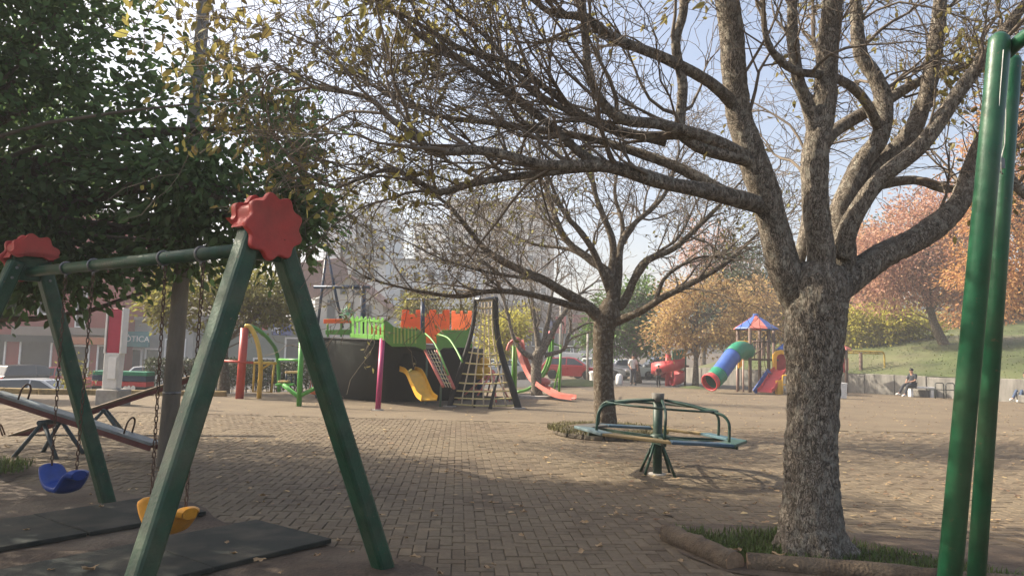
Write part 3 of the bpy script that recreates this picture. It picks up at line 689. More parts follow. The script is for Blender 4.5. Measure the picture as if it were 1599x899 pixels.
def near_tree():
    base = G(1266, 868); D = base.y; rnd = random.Random(21)
    t = thing('tree', 'large bare grey-barked tree with lichen, nearest to the camera on the right', 'tree', base)
    tr = [(1272, 885, D, .37), (1270, 866, D, .315), (1267, 842, D, .262), (1265, 800, D, .228), (1266, 730, D, .207), (1268, 650, D, .198), (1270, 570, D, .200), (1272, 510, D, .222), (1276, 470, D, .245), (1280, 440, D, .235), (1284, 415, D, .17)]
    path = px_path(tr, 16); mb = limb_mesh(path, 96, .016, 26.)
    for k, v in enumerate(mb.v):       # root flare lobes
        v = Vector(v); h = v.z
        if h < .35:
            a = math.atan2(v.y - base.y, v.x - base.x); f = (1 - h / .35) ** 2 * .05 * (math.cos(5 * a + .7) + .4 * math.cos(3 * a)); mb.v[k] = tuple(v + Vector((math.cos(a), math.sin(a), 0)) * f)
    mb.build('trunk', BARK, t, world=True)
    limbs = [
     [(1262, 490, 6.0, 0.1440), (1232, 440, 5.95, 0.1332), (1209, 360, 5.9, 0.1242), (1194, 300, 5.85, 0.1215), (1172, 235, 5.8, 0.1062), (1154, 180, 5.8, 0.1008), (1146, 110, 5.75, 0.0972), (1140, 40, 5.7, 0.0945), (1126, -60, 5.6, 0.0855), (1105, -190, 5.5, 0.0630), (1080, -330, 5.4, 0.0360)],
     [(1200, 325, 5.88, 0.0756), (1165, 314, 5.75, 0.0706), (1107, 299, 5.5, 0.0612), (1030, 284, 5.2, 0.0518), (962, 262, 5.0, 0.0446), (900, 258, 4.85, 0.0389), (840, 256, 4.7, 0.0360), (760, 236, 4.6, 0.0302), (680, 236, 4.5, 0.0245), (648, 214, 4.45, 0.0216), (608, 184, 4.4, 0.0187), (572, 152, 4.4, 0.0158), (488, 136, 4.35, 0.0108)],
     [(1060, 288, 5.3, 0.0400), (960, 262, 5.3, 0.0336), (832, 272, 5.3, 0.0288), (740, 286, 5.2, 0.0256), (688, 300, 5.2, 0.0224), (640, 276, 5.1, 0.0176), (608, 264, 5.1, 0.0160), (560, 280, 5.0, 0.0128), (520, 292, 5.0, 0.0104), (480, 270, 5.0, 0.0080)],
     [(1180, 255, 5.8, 0.0585), (1120, 222, 5.6, 0.0507), (1040, 196, 5.3, 0.0429), (972, 186, 5.1, 0.0374), (935, 152, 5.0, 0.0312), (918, 100, 4.95, 0.0281), (912, 32, 4.9, 0.0257), (905, -50, 4.8, 0.0195)],
     [(1152, 170, 5.8, 0.0560), (1110, 130, 5.6, 0.0480), (1040, 92, 5.4, 0.0416), (960, 60, 5.2, 0.0360), (912, 28, 5.1, 0.0288), (860, 20, 5.0, 0.0224), (810, -20, 5.0, 0.0176)],
     [(1130, 300, 5.6, 0.0468), (1060, 262, 5.7, 0.0406), (976, 232, 5.8, 0.0351), (920, 216, 5.9, 0.0328), (800, 196, 6.0, 0.0281), (752, 190, 6.0, 0.0234), (680, 180, 6.1, 0.0187), (610, 150, 6.1, 0.0140), (560, 120, 6.1, 0.0094)],
     [(1000, 270, 5.1, 0.0400), (920, 248, 5.2, 0.0360), (860, 196, 5.2, 0.0304), (780, 136, 5.2, 0.0256), (712, 88, 5.2, 0.0216), (656, 56, 5.2, 0.0192), (600, 2, 5.2, 0.0152), (550, -60, 5.2, 0.0096)],
     [(1040, 222, 5.6, 0.0382), (932, 192, 5.6, 0.0323), (860, 144, 5.5, 0.0272), (800, 100, 5.4, 0.0221), (720, 76, 5.4, 0.0187), (640, 30, 5.3, 0.0136), (560, -10, 5.3, 0.0102)],
     [(1170, 250, 5.75, 0.0546), (1110, 236, 5.6, 0.0468), (1080, 222, 5.5, 0.0452), (1062, 200, 5.5, 0.0429), (1066, 133, 5.5, 0.0390), (1055, 69, 5.4, 0.0359), (1068, 5, 5.4, 0.0328), (1050, -90, 5.3, 0.0234)],
     [(1064, 210, 5.5, 0.0408), (1010, 212, 5.4, 0.0340), (960, 205, 5.3, 0.0289), (880, 170, 5.2, 0.0238), (820, 130, 5.1, 0.0187), (760, 60, 5.1, 0.0136), (700, 10, 5.0, 0.0102)],
     [(1278, 450, 5.95, 0.1222), (1282, 400, 5.9, 0.1081), (1273, 320, 5.85, 0.1015), (1274, 240, 5.8, 0.0978), (1288, 160, 5.8, 0.0921), (1292, 80, 5.75, 0.0846), (1300, 0, 5.7, 0.0790), (1310, -110, 5.6, 0.0564), (1330, -240, 5.6, 0.0329)],
     [(1277, 220, 5.8, 0.0630), (1262, 165, 5.75, 0.0558), (1246, 123, 5.7, 0.0495), (1238, 53, 5.7, 0.0432), (1235, -10, 5.7, 0.0378), (1215, -100, 5.6, 0.0270)],
     [(1298, 440, 6.1, 0.1232), (1316, 400, 6.1, 0.1038), (1312, 335, 6.15, 0.0968), (1342, 262, 6.2, 0.0880), (1374, 214, 6.2, 0.0774), (1380, 160, 6.2, 0.0722), (1368, 123, 6.2, 0.0669), (1343, 80, 6.2, 0.0598), (1336, 0, 6.2, 0.0528), (1330, -120, 6.2, 0.0352)],
     [(1318, 370, 6.2, 0.0860), (1340, 300, 6.3, 0.0826), (1380, 250, 6.3, 0.0791), (1420, 210, 6.35, 0.0757), (1446, 150, 6.4, 0.0714), (1462, 60, 6.4, 0.0671), (1468, 0, 6.4, 0.0619), (1475, -120, 6.4, 0.0430)],
     [(1312, 400, 6.0, 0.0810), (1330, 345, 5.9, 0.0738), (1374, 280, 5.8, 0.0666), (1440, 225, 5.7, 0.0594), (1500, 140, 5.6, 0.0522), (1560, 60, 5.5, 0.0450), (1620, -20, 5.4, 0.0270)],
     [(1290, 465, 6.05, 0.1472), (1325, 440, 6.1, 0.1196), (1374, 402, 6.15, 0.1086), (1440, 368, 6.2, 0.1030), (1495, 320, 6.25, 0.0920), (1520, 258, 6.3, 0.0828), (1552, 190, 6.3, 0.0718), (1600, 120, 6.3, 0.0607), (1660, 30, 6.3, 0.0414)],
     [(1326, 330, 6.4, 0.0540), (1352, 296, 6.6, 0.0495), (1427, 281, 6.8, 0.0432), (1481, 296, 7.0, 0.0360), (1540, 270, 7.2, 0.0252)],
     [(1285, 225, 5.9, 0.0630), (1310, 200, 6.1, 0.0594), (1384, 157, 6.4, 0.0522), (1443, 124, 6.7, 0.0450), (1513, 101, 7.0, 0.0360), (1590, 60, 7.2, 0.0252)],
     [(1240, 440, 6.1, 0.0540), (1262, 330, 6.5, 0.0468), (1258, 240, 6.8, 0.0405), (1290, 150, 7.0, 0.0324), (1270, 60, 7.2, 0.0234)],
     [(1375, 205, 6.2, 0.0450), (1345, 150, 6.0, 0.0405), (1300, 120, 5.8, 0.0360), (1240, 110, 5.6, 0.0306), (1200, 70, 5.4, 0.0252), (1190, 0, 5.3, 0.0180)],
     [(1520, 250, 6.3, 0.0540), (1560, 262, 6.2, 0.0450), (1610, 310, 6.1, 0.0360), (1680, 330, 6.0, 0.0225)],
    ]
    paths = []
    for i, l in enumerate(limbs):
        p = px_path(l, 12 if l[0][3] > .08 else 5); paths.append(p)
        big = l[0][3] > .085
        limb_mesh(p, 36 if big else 14, .010 if big else .003, 18.).build('limb', BARK, t, world=True)
    spec = dict(n=[7, 5, 4], seg=[6, 4, 3], kids=[6, 4], wob=[.16, .22, .26], lift=[.05, .03, .0], curl=.5, spread=.95, rmin=.0024, len=.85, r0=.016)
    tw = MB(); tips = []; bud = [0]; ctr = P(1270, 300, 6.0)
    for i, p in enumerate(paths):
        mid = Vector(p[len(p) // 2][:3]); out = (mid - ctr); out.z *= .3; out = out.normalized() * .35 + Vector((0, 0, .18))
        left = limbs[i][-1][0] < 1000
        branches_from(p, rnd, spec, 5.5 if left else 3.6, tw, tips, out, .3 if left else .35, bud)
    # finer sprays hang off the long left limbs
    o = tw.build('twigs', TWIG, t, world=True); o['kind'] = 'stuff'
    rg = np.random.default_rng(4); pos = []; ax = []; sz = []
    for p, d in tips:
        c = noise.noise(p * 1.1 + Vector((5, 2, 1))) + .25 * (p.x < -.6)
        if p.z > 2.45 and c > rnd.uniform(.12, .62):
            for k in range(rnd.choice((1, 2, 3))):
                pos.append(p + Vector((rnd.gauss(0, .03), rnd.gauss(0, .03), rnd.gauss(0, .03)))); ax.append(Vector((rnd.gauss(0, .6), rnd.gauss(0, .6), rnd.gauss(-.7, .5)))); sz.append(rnd.uniform(.04, .09))
    np_leaves('crown', pos, ax, np.array(sz), leafmat('yellowing_leaf', (.27, .225, .075), .45, .5), t, width=.5, seed=3)
    print('near tree twigs', bud, 'tris', len(tw.f) * 2, 'leaves', len(pos))
near_tree()

def middle_tree():
    b = Vector((1.98, 14.85, .15)); D = 14.9; rnd = random.Random(5)
    t = thing('tree', 'thick bare tree standing in the low planter behind the carousel', 'tree', b)
    tr = [(946, 690, D, 0.285), (945, 672, D, 0.248), (944, 640, D, 0.214), (942, 590, D, 0.202), (942, 540, D, 0.202), (944, 510, D, 0.223), (950, 488, D, 0.223), (954, 468, D, 0.136)]
    limb_mesh(px_path(tr, 12), 48, .012, 14.).build('trunk', BARK2, t, world=True)
    L = [
     [(942, 502, D, 0.136), (915, 477, D, 0.118), (880, 456, D, 0.102), (848, 437, D, 0.093), (818, 424, 14.6, 0.081), (764, 395, 14.4, 0.062), (723, 347, 14.2, 0.046), (696, 317, 14, 0.034), (650, 290, 14, 0.019)],
     [(925, 482, D, 0.081), (900, 479, 14.5, 0.074), (865, 469, 14.2, 0.065), (815, 457, 13.9, 0.056), (764, 455, 13.6, 0.048), (723, 462, 13.5, 0.041), (680, 459, 13.4, 0.034), (612, 445, 13.4, 0.025), (571, 432, 13.4, 0.017), (530, 405, 13.4, 0.009)],
     [(955, 492, D, 0.124), (952, 432, D, 0.099), (920, 404, 15.1, 0.081), (882, 372, 15.3, 0.068), (862, 324, 15.4, 0.056), (850, 290, 15.5, 0.043), (820, 230, 15.6, 0.025)],
     [(952, 456, D, 0.074), (928, 395, 14.7, 0.068), (905, 360, 14.5, 0.059), (880, 330, 14.4, 0.043), (850, 260, 14.2, 0.025)],
     [(954, 440, D, 0.081), (957, 380, 15, 0.074), (940, 332, 15, 0.062), (928, 295, 15, 0.050), (920, 230, 15, 0.031)],
     [(960, 470, D, 0.099), (966, 430, 15, 0.081), (970, 380, 15.2, 0.068), (992, 348, 15.3, 0.059), (1020, 324, 15.4, 0.053), (1042, 296, 15.5, 0.043), (1060, 240, 15.5, 0.025)],
     [(965, 480, D, 0.099), (978, 465, D, 0.087), (1004, 412, 14.8, 0.074), (1052, 388, 14.7, 0.062), (1092, 352, 14.6, 0.050), (1122, 322, 14.6, 0.037), (1160, 280, 14.5, 0.019)],
     [(958, 502, D, 0.105), (980, 495, 14.6, 0.081), (1004, 484, 14.4, 0.071), (1036, 464, 14.2, 0.062), (1084, 440, 14, 0.053), (1132, 412, 13.9, 0.040), (1180, 368, 13.8, 0.028), (1215, 340, 13.8, 0.015)],
     [(1024, 468, 14.3, 0.043), (1040, 432, 14.2, 0.037), (1084, 404, 14.1, 0.028), (1120, 400, 14, 0.019)],
     [(968, 402, 15.1, 0.056), (972, 350, 15.6, 0.050), (960, 300, 15.8, 0.037), (970, 240, 15.8, 0.022)],
     [(900, 470, 14.6, 0.050), (850, 440, 14.0, 0.040), (790, 430, 13.7, 0.031), (740, 420, 13.5, 0.025), (680, 400, 13.4, 0.019), (620, 370, 13.3, 0.012), (560, 350, 13.3, 0.007)],
     [(990, 440, 15.2, 0.050), (1020, 400, 15.8, 0.040), (1060, 370, 16.2, 0.031), (1085, 320, 16.5, 0.019)],
     [(934, 416, 15.05, 0.050), (890, 390, 16, 0.040), (830, 380, 16.4, 0.031), (770, 350, 16.6, 0.022), (720, 320, 16.8, 0.012)],
    ]
    spec = dict(n=[7, 5, 3], seg=[5, 3, 3], kids=[6, 4], wob=[.2, .26, .28], lift=[.03, .02, .0], curl=.5, spread=1.05, rmin=.0055, len=1.25, r0=.026)
    tw = MB(); tips = []; bud = [0]; ctr = P(950, 430, D)
    for l in L:
        p = px_path(l, 5); limb_mesh(p, 16, .006, 9.).build('limb', BARK2, t, world=True)
        mid = Vector(p[len(p) // 2][:3]); out = mid - ctr; out.z *= .3
        branches_from(p, rnd, spec, 3.5, tw, tips, out.normalized() * .3 + Vector((0, 0, .2)), .3, bud)
    o = tw.build('twigs', TWIG, t, world=True); o['kind'] = 'stuff'
    pos = []; ax = []; sz = []
    for p, d in tips:
        if noise.noise(p * .6 + Vector((1, 7, 3))) + .3 * (p.x < .5) > rnd.uniform(.12, .75):
            for k in range(rnd.choice((1, 1, 2))): pos.append(p + Vector((rnd.gauss(0, .05), rnd.gauss(0, .05), rnd.gauss(0, .05)))); ax.append(Vector((rnd.gauss(0, .6), rnd.gauss(0, .6), rnd.gauss(-.6, .5)))); sz.append(rnd.uniform(.05, .11))
    np_leaves('crown', pos, ax, np.array(sz), leafmat('olive_yellow_leaf', (.22, .195, .075), .45, .4), t, width=.5, seed=8)
    print('mid tree', bud, len(tw.f) * 2, len(pos))
middle_tree()

def crown_cloud(ells, rnd, per, spread, size, up=.0, hole=-.25, nsc=.6):
    pos = []; ax = []; sz = []; ctrs = []
    for (cx, cy, cz, rx, ry, rz, n) in ells:
        c0 = Vector((cx, cy, cz)); k = 0; tries = 0
        while k < n and tries < n * 20:
            tries += 1
            v = Vector((rnd.gauss(0, 1), rnd.gauss(0, 1), rnd.gauss(0, 1))).normalized() * rnd.random() ** .42
            q = c0 + Vector((v.x * rx, v.y * ry, v.z * rz))
            if noise.noise(q * nsc) < hole: continue
            k += 1; ctrs.append(q); out = Vector((v.x, v.y, v.z * .6))
            for j in range(per):
                w = Vector((rnd.gauss(0, 1), rnd.gauss(0, 1), rnd.gauss(0, .7))); pos.append(q + w * spread)
                ax.append(out * .7 + w * .5 + Vector((0, 0, up + rnd.gauss(-.25, .4)))); sz.append(size * rnd.uniform(.6, 1.3))
    return pos, ax, sz, ctrs
def leafy_tree(name, label, base, trunk, r, ells, m, size, per, spread, seed, bark=BARK2, nl=14, hole=-.25, nsc=.6, group=None, width=.5):
    rnd = random.Random(seed); base = Vector(base); t = thing(name, label, 'tree', base, 0, group)
    tp = [Vector(p) for p in trunk]; pts = [(*base, r * 1.35)] + [(*p, r * (1 - .6 * (i + 1) / len(tp))) for i, p in enumerate(tp)]
    pa = smooth_path(pts, 6); limb_mesh(pa, 16, r * .06, 7.).build('trunk', bark, t, world=True)
    pos, ax, sz, ctrs = crown_cloud(ells, rnd, per, spread, size, hole=hole, nsc=nsc)
    lb = MB(); tips = []; sel = rnd.sample(ctrs, min(nl * 5, len(ctrs)))
    top = [Vector(p[:3]) for p in pa]
    for j, c in enumerate(sel):
        cand = [q for q in top if q.z < c.z + .3] or top
        s = cand[rnd.randrange(len(cand) // 2, len(cand))]; mid = s.lerp(c, .5) + Vector((rnd.gauss(0, .12), rnd.gauss(0, .12), rnd.gauss(.1, .12))) * (c - s).length * .6
        rr = r * (.42 if j < nl else .16); p = smooth_path([(*s, rr), (*mid, rr * .6), (*c, rr * .2)], 4)
        if j < nl: limb_mesh(p, 8, rr * .05, 5.).build('limb', bark, t, world=True)
        else: lb.tube([q[:3] for q in p], [q[3] for q in p], 4, cap=False)
    o = lb.build('twigs', TWIG, t, world=True); o['kind'] = 'stuff'
    np_leaves('crown', pos, ax, np.array(sz), m, t, width=width, seed=seed); return t
DG = leafmat('dark_evergreen_leaf', (.115, .175, .065), .5, .55)
leafy_tree('evergreen_tree', 'big dense dark green broadleaf tree filling the upper left corner', (-8.3, 9.3, 0), [(-8.2, 9.35, 1.5), (-7.9, 9.5, 3.2), (-7.4, 9.5, 5.2), (-7.1, 9.5, 7)], .30,
  [(-7.1, 9.3, 4.6, 2.45, 2.7, 2.6, 430), (-7.1, 9.2, 7.3, 2.5, 2.9, 1.4, 330), (-7.3, 7.6, 6.6, 2.4, 1.9, 1.7, 280), (-2.95, 9.3, 3.1, .6, .5, .6, 42), (-3.75, 9.0, 3.8, 1.3, 1.2, 1.1, 150), (-9.4, 12, 4.4, 2.4, 1.9, 2.0, 270), (-9.2, 6.6, 4.6, 2.5, 2.2, 2.3, 300), (-6.3, 9.1, 2.9, 1.6, 1.2, .8, 130), (-5.6, 9.0, 2.45, 1.1, .7, .5, 60), (-4.3, 9.1, 2.75, .8, .6, .45, 34)],
  DG, .125, 34, .20, 11, nl=26, hole=-.12, nsc=1.1)
def px_tree(name, label, bx, by, D, crown, m, size, n, per, spread, seed, r=.15, bz=None, group=None, lean=0, hole=-.25, nl=12, bark=BARK2, nsc=.6, width=.5):
    """crown: (px,py,rx_px,ry_px) ellipses at depth D (+offset)"""
    b = P(bx, by, D); b.z = HZ(b.x, b.y) if bz is None else bz; k = D / F; ells = []
    for i, c in enumerate(crown):
        dd = D + (c[4] if len(c) > 4 else 0); q = P(c[0], c[1], dd); rx, rz = c[2] * k, c[3] * k; ells.append((q.x, q.y, q.z, rx, max(rx * .8, .6), rz, max(6, int(n * c[2] * c[3] / sum(e[2] * e[3] for e in crown)))))
    q = P(crown[0][0], crown[0][1], D); top = Vector((q.x, q.y, q.z + crown[0][3] * k * .3))
    tr = [b.lerp(top, .35) + Vector((lean, 0, 0)), b.lerp(top, .7) + Vector((lean * .6, 0, 0)), top]
    return leafy_tree(name, label, b, tr, r, ells, m, size, per, spread, seed, nl=nl, hole=hole, group=group, bark=bark, nsc=nsc, width=width)
OL = leafmat('olive_leaf', (.19, .175, .045), .4, .45); BG = leafmat('bright_green_leaf', (.10, .17, .032), .4, .45); TAN = leafmat('tan_leaf', (.42, .28, .12), .4, .45)
ORG = leafmat('orange_leaf', (.50, .265, .115), .45, .5); PNK = leafmat('pink_brown_leaf', (.46, .26, .185), .45, .5); YG = leafmat('yellow_green_leaf', (.40, .36, .07), .35, .55); DK = leafmat('dark_green_leaf', (.06, .085, .030), .4, .35)
px_tree('small_tree', 'small olive-yellow leaved tree left of the outdoor gym', 349, 612, 25.4, [(352, 462, 112, 52), (420, 478, 52, 32), (270, 480, 44, 36)], OL, .15, 330, 30, .22, 31, r=.16)
px_tree('green_tree', 'bright green leafy tree behind the middle tree trunk', 993, 603, 46, [(962, 500, 48, 52), (1000, 470, 46, 40), (930, 530, 24, 28), (1015, 520, 40, 36)], BG, .22, 300, 34, .34, 32, r=.28, lean=.3)
px_tree('autumn_tree', 'tan-leaved autumn tree beside the tube slide', 1086, 606, 41.5, [(1088, 488, 60, 62), (1055, 520, 42, 38), (1135, 495, 44, 48)], TAN, .17, 330, 30, .38, 33, r=.15, hole=-.05)
px_tree('evergreen_tree', 'dark green tree behind the play tower roof', 1160, 590, 58, [(1165, 440, 60, 60), (1110, 470, 40, 44), (1215, 480, 44, 52), (1180, 520, 60, 40)], DK, .28, 330, 34, .45, 34, r=.3, bz=0)
px_tree('autumn_tree', 'tall pinkish bare-topped tree far behind the middle tree', 1098, 590, 70, [(1100, 380, 40, 60), (1130, 430, 60, 46), (1060, 450, 50, 36)], PNK, .25, 230, 26, .5, 35, r=.22, bz=0, hole=0)
px_tree('autumn_tree', 'tan autumn tree right behind the play tower', 1195, 590, 50, [(1185, 480, 60, 50), (1230, 505, 46, 46)], TAN, .2, 230, 26, .36, 36, r=.16, bz=0)
px_tree('autumn_tree', 'pink and orange autumn tree on the slope left of the pipe frame', 1492, 560, 43, [(1440, 400, 100, 76), (1390, 440, 70, 44), (1500, 430, 60, 60), (1460, 330, 70, 44), (1360, 400, 60, 50)], PNK, .19, 720, 32, .42, 37, r=.28, bz=1.6, lean=-.6, hole=-.1)
px_tree('autumn_tree', 'glowing orange autumn tree at the right edge', 1640, 580, 36, [(1590, 330, 110, 170), (1560, 430, 80, 60), (1600, 180, 70, 70)], ORG, .17, 620, 32, .36, 38, r=.26, bz=1.6, lean=-.4, hole=-.12)
px_tree('bushy_tree', 'yellow-green bushy tree on the slope right of the near trunk', 1420, 570, 47, [(1365, 512, 66, 42), (1425, 515, 40, 34), (1330, 520, 34, 40)], YG, .22, 330, 34, .34, 39, r=.2, bz=1.6)
px_tree('evergreen_tree', 'dark green tree behind the pink autumn tree on the slope', 1400, 560, 66, [(1400, 390, 60, 60), (1340, 420, 50, 70), (1480, 370, 60, 60)], DK, .3, 260, 30, .6, 40, r=.3, bz=4)
px_tree('bush', 'olive bush rising behind the orange castle wall', 690, 600, 38, [(680, 478, 46, 26), (650, 490, 26, 24), (722, 490, 22, 20)], OL, .17, 130, 26, .28, 41, r=.1)
px_tree('bush', 'yellow-green bush right of the climbing net', 790, 596, 40, [(778, 525, 40, 34), (800, 500, 30, 30)], YG, .18, 130, 26, .30, 42, r=.1)
px_tree('evergreen_tree', 'shaded dark tree at the far left edge behind the seesaws', -30, 600, 20, [(-50, 480, 60, 50)], DK, .16, 200, 30, .22, 43, r=.25)
px_tree('autumn_tree', 'orange-brown tree high on the slope between the near limbs', 1560, 540, 52, [(1540, 480, 60, 50), (1600, 470, 60, 60), (1500, 500, 40, 30)], ORG, .24, 240, 28, .5, 44, r=.25, bz=3)

def small_bare_tree():
    b = G(838, 621); D = b.y; rnd = random.Random(9); t = thing('tree', 'slim bare tree in front of the pink slide', 'tree', b)
    limb_mesh(px_path([(839, 626, D, .25), (838, 610, D, .20), (837, 580, D, .185), (840, 556, D, .20), (846, 540, D, .15)], 8), 24, .008, 9.).build('trunk', BARK, t, world=True)
    L = [[(838, 560, D, .12), (815, 548, D, .09), (800, 520, D, .07), (790, 480, D, .05), (775, 440, D, .03)], [(842, 550, D, .13), (838, 520, D, .10), (832, 480, D, .07), (828, 440, D, .04)], [(846, 550, D, .13), (862, 520, D, .10), (880, 490, D, .08), (905, 460, D, .05), (930, 440, D, .03)], [(846, 548, D, .1), (856, 500, D, .08), (862, 460, D, .05), (870, 430, D, .03)], [(850, 555, D, .09), (880, 545, D, .07), (890, 520, D, .06), (915, 505, D, .04)]]
    spec = dict(n=[6, 4, 3], seg=[4, 3, 3], kids=[5, 3], wob=[.2, .26, .28], lift=[.05, .03, .0], curl=.4, spread=1., rmin=.008, len=1.2, r0=.03)
    tw = MB(); tips = []
    for l in L:
        p = px_path(l, 5); limb_mesh(p, 12, .004, 8.).build('limb', BARK, t, world=True); branches_from(p, rnd, spec, 2.6, tw, tips, Vector((0, 0, .25)), .25, [0])
    o = tw.build('twigs', TWIG, t, world=True); o['kind'] = 'stuff'
    mb = MB(); mb.lathe([(.9, 0), (.88, .1), (.7, .12), (.7, .06), (0, .07)], b, 20, False); pl = thing('tree_planter', 'low kerbed ring around the slim bare tree by the pink slide', 'planter', b); mb.build('kerb_ring', M['conc'], pl, world=True)
small_bare_tree()
px_tree('autumn_tree', 'muted orange tree on the slope just right of the near fork', 1350, 560, 56, [(1350, 440, 60, 50), (1330, 380, 40, 40)], ORG, .24, 200, 28, .5, 46, r=.2, bz=2.5)
# fallen leaves
def leaf_litter():
    rnd = random.Random(77); mes = []
    for v in range(5):
        mb = MB(); n = 14; pts = []
        for k in range(n):
            a = 2 * math.pi * k / n; r = .036 * (1 + .38 * math.cos(5 * a + v) * (k % 2 * .6 + .5)) * (1.25 if k == 0 else 1); x, y = r * math.cos(a) * 1.25, r * math.sin(a) * .8
            pts.append((x, y, .006 + .018 * abs(math.sin(a * 1.5 + v)) * (.4 + rnd.random())))
        mb.add([(0, 0, .004)] + pts, [(0, 1 + k, 1 + (k + 1) % n) for k in range(n)], True); mes.append(mb.mesh('fallen_leaf', M['leafdry']))
    k = 0
    while k < 170:
        y = 4.9 + 8 * rnd.random() ** 1.3; x = rnd.uniform(-.72, .70) * y
        if (x < -1.0 and y < 8) and rnd.random() < .5: continue
        if (x - 2.41) ** 2 + (y - 6) ** 2 < .14: continue
        o = bpy.data.objects.new('fallen_leaf', mes[k % 5]); COL.objects.link(o); o.location = (x, y, .012 + (.07 if 1.4 < x < 4.4 and 5.1 < y < 6.5 else 0) + (.035 if x < -1.2 and y < 7.5 else 0)); s = rnd.uniform(.4, .95); o.scale = (s, s, s * rnd.uniform(.6, 1.6)); o.rotation_euler = (rnd.gauss(0, .12), rnd.gauss(0, .12), rnd.uniform(0, 6.28)); tag(o, 'small curled dry leaf lying on the paving', 'leaf', 'dry leaves scattered on the paving'); k += 1
    mb = MB()
    for k in range(2600):
        y = 7 + 38 * rnd.random() ** 1.1; x = rnd.uniform(-.5 if rnd.random() < .5 else .1, .72) * y
        if x < -6 and y > 21: continue
        r = rnd.uniform(.013, .035); a = rnd.uniform(0, 6.28); c = Vector((x, y, .012)); p = [c + Vector((r * 1.3 * math.cos(a + q), r * .8 * math.sin(a + q) , rnd.uniform(0, .02))) for q in (0, 1.2, 2.3, 3.4, 4.6)]; mb.add(p, [(0, 1, 2, 3, 4)])
    tag(mb.build('leaf_litter', M['leafdry']), 'scattered small dry leaves across the far paving', 'leaves', kind='stuff')
leaf_litter()
# ================================================================ PIRATE SHIP CLIMBER
def plast(name, c, v=.12): return mat(name, c, .42, v, 5, dust=.1)
LG = plast('lime_plastic', (.085, .26, .032)); OR = mat('orange_plastic', (.80, .20, .06), .42, .12, 5, dust=.1, transl=.35); PK = plast('pink_red_plastic', (.52, .15, .12)); YP = plast('yellow_play_plastic', (.66, .36, .03)); RP = plast('red_play_plastic', (.48, .055, .06)); BP = plast('blue_play_plastic', (.045, .105, .34)); GP = plast('green_play_plastic', (.018, .20, .11)); MG = plast('magenta_paint', (.36, .03, .12)); NB = plast('navy_steel', (.015, .035, .075)); BR = mat('brown_post_wood', (.12, .075, .055), .7, .25, 6, dust=.15)
HULL = mat('black_hull_paint', (.006, .008, .007), .65, .35, 2.5, spec=.2)
ROPE = mat('pale_rope', (.55, .46, .34), .8, .2, 20); ROPEY = mat('yellow_rope', (.66, .55, .25), .8, .2, 20)
def pipe(pts, r, m, name, parent, seg=10, sub=0):
    pts = [Vector(p) for p in pts]
    if sub: pts = [Vector(p[:3]) for p in smooth_path([(*p, 0) for p in pts], sub)]
    mb = MB(); mb.tube(pts, r, seg); return mb.build(name, m, parent, world=True)
def panel(px, Df, th, m, name, parent, bevel=.01):
    pts = [P(a, b, Df(a)) for a, b in px]; mb = MB(); mb.prism(pts, (0, th, 0)); return mb.build(name, m, parent, world=True, bevel=bevel)
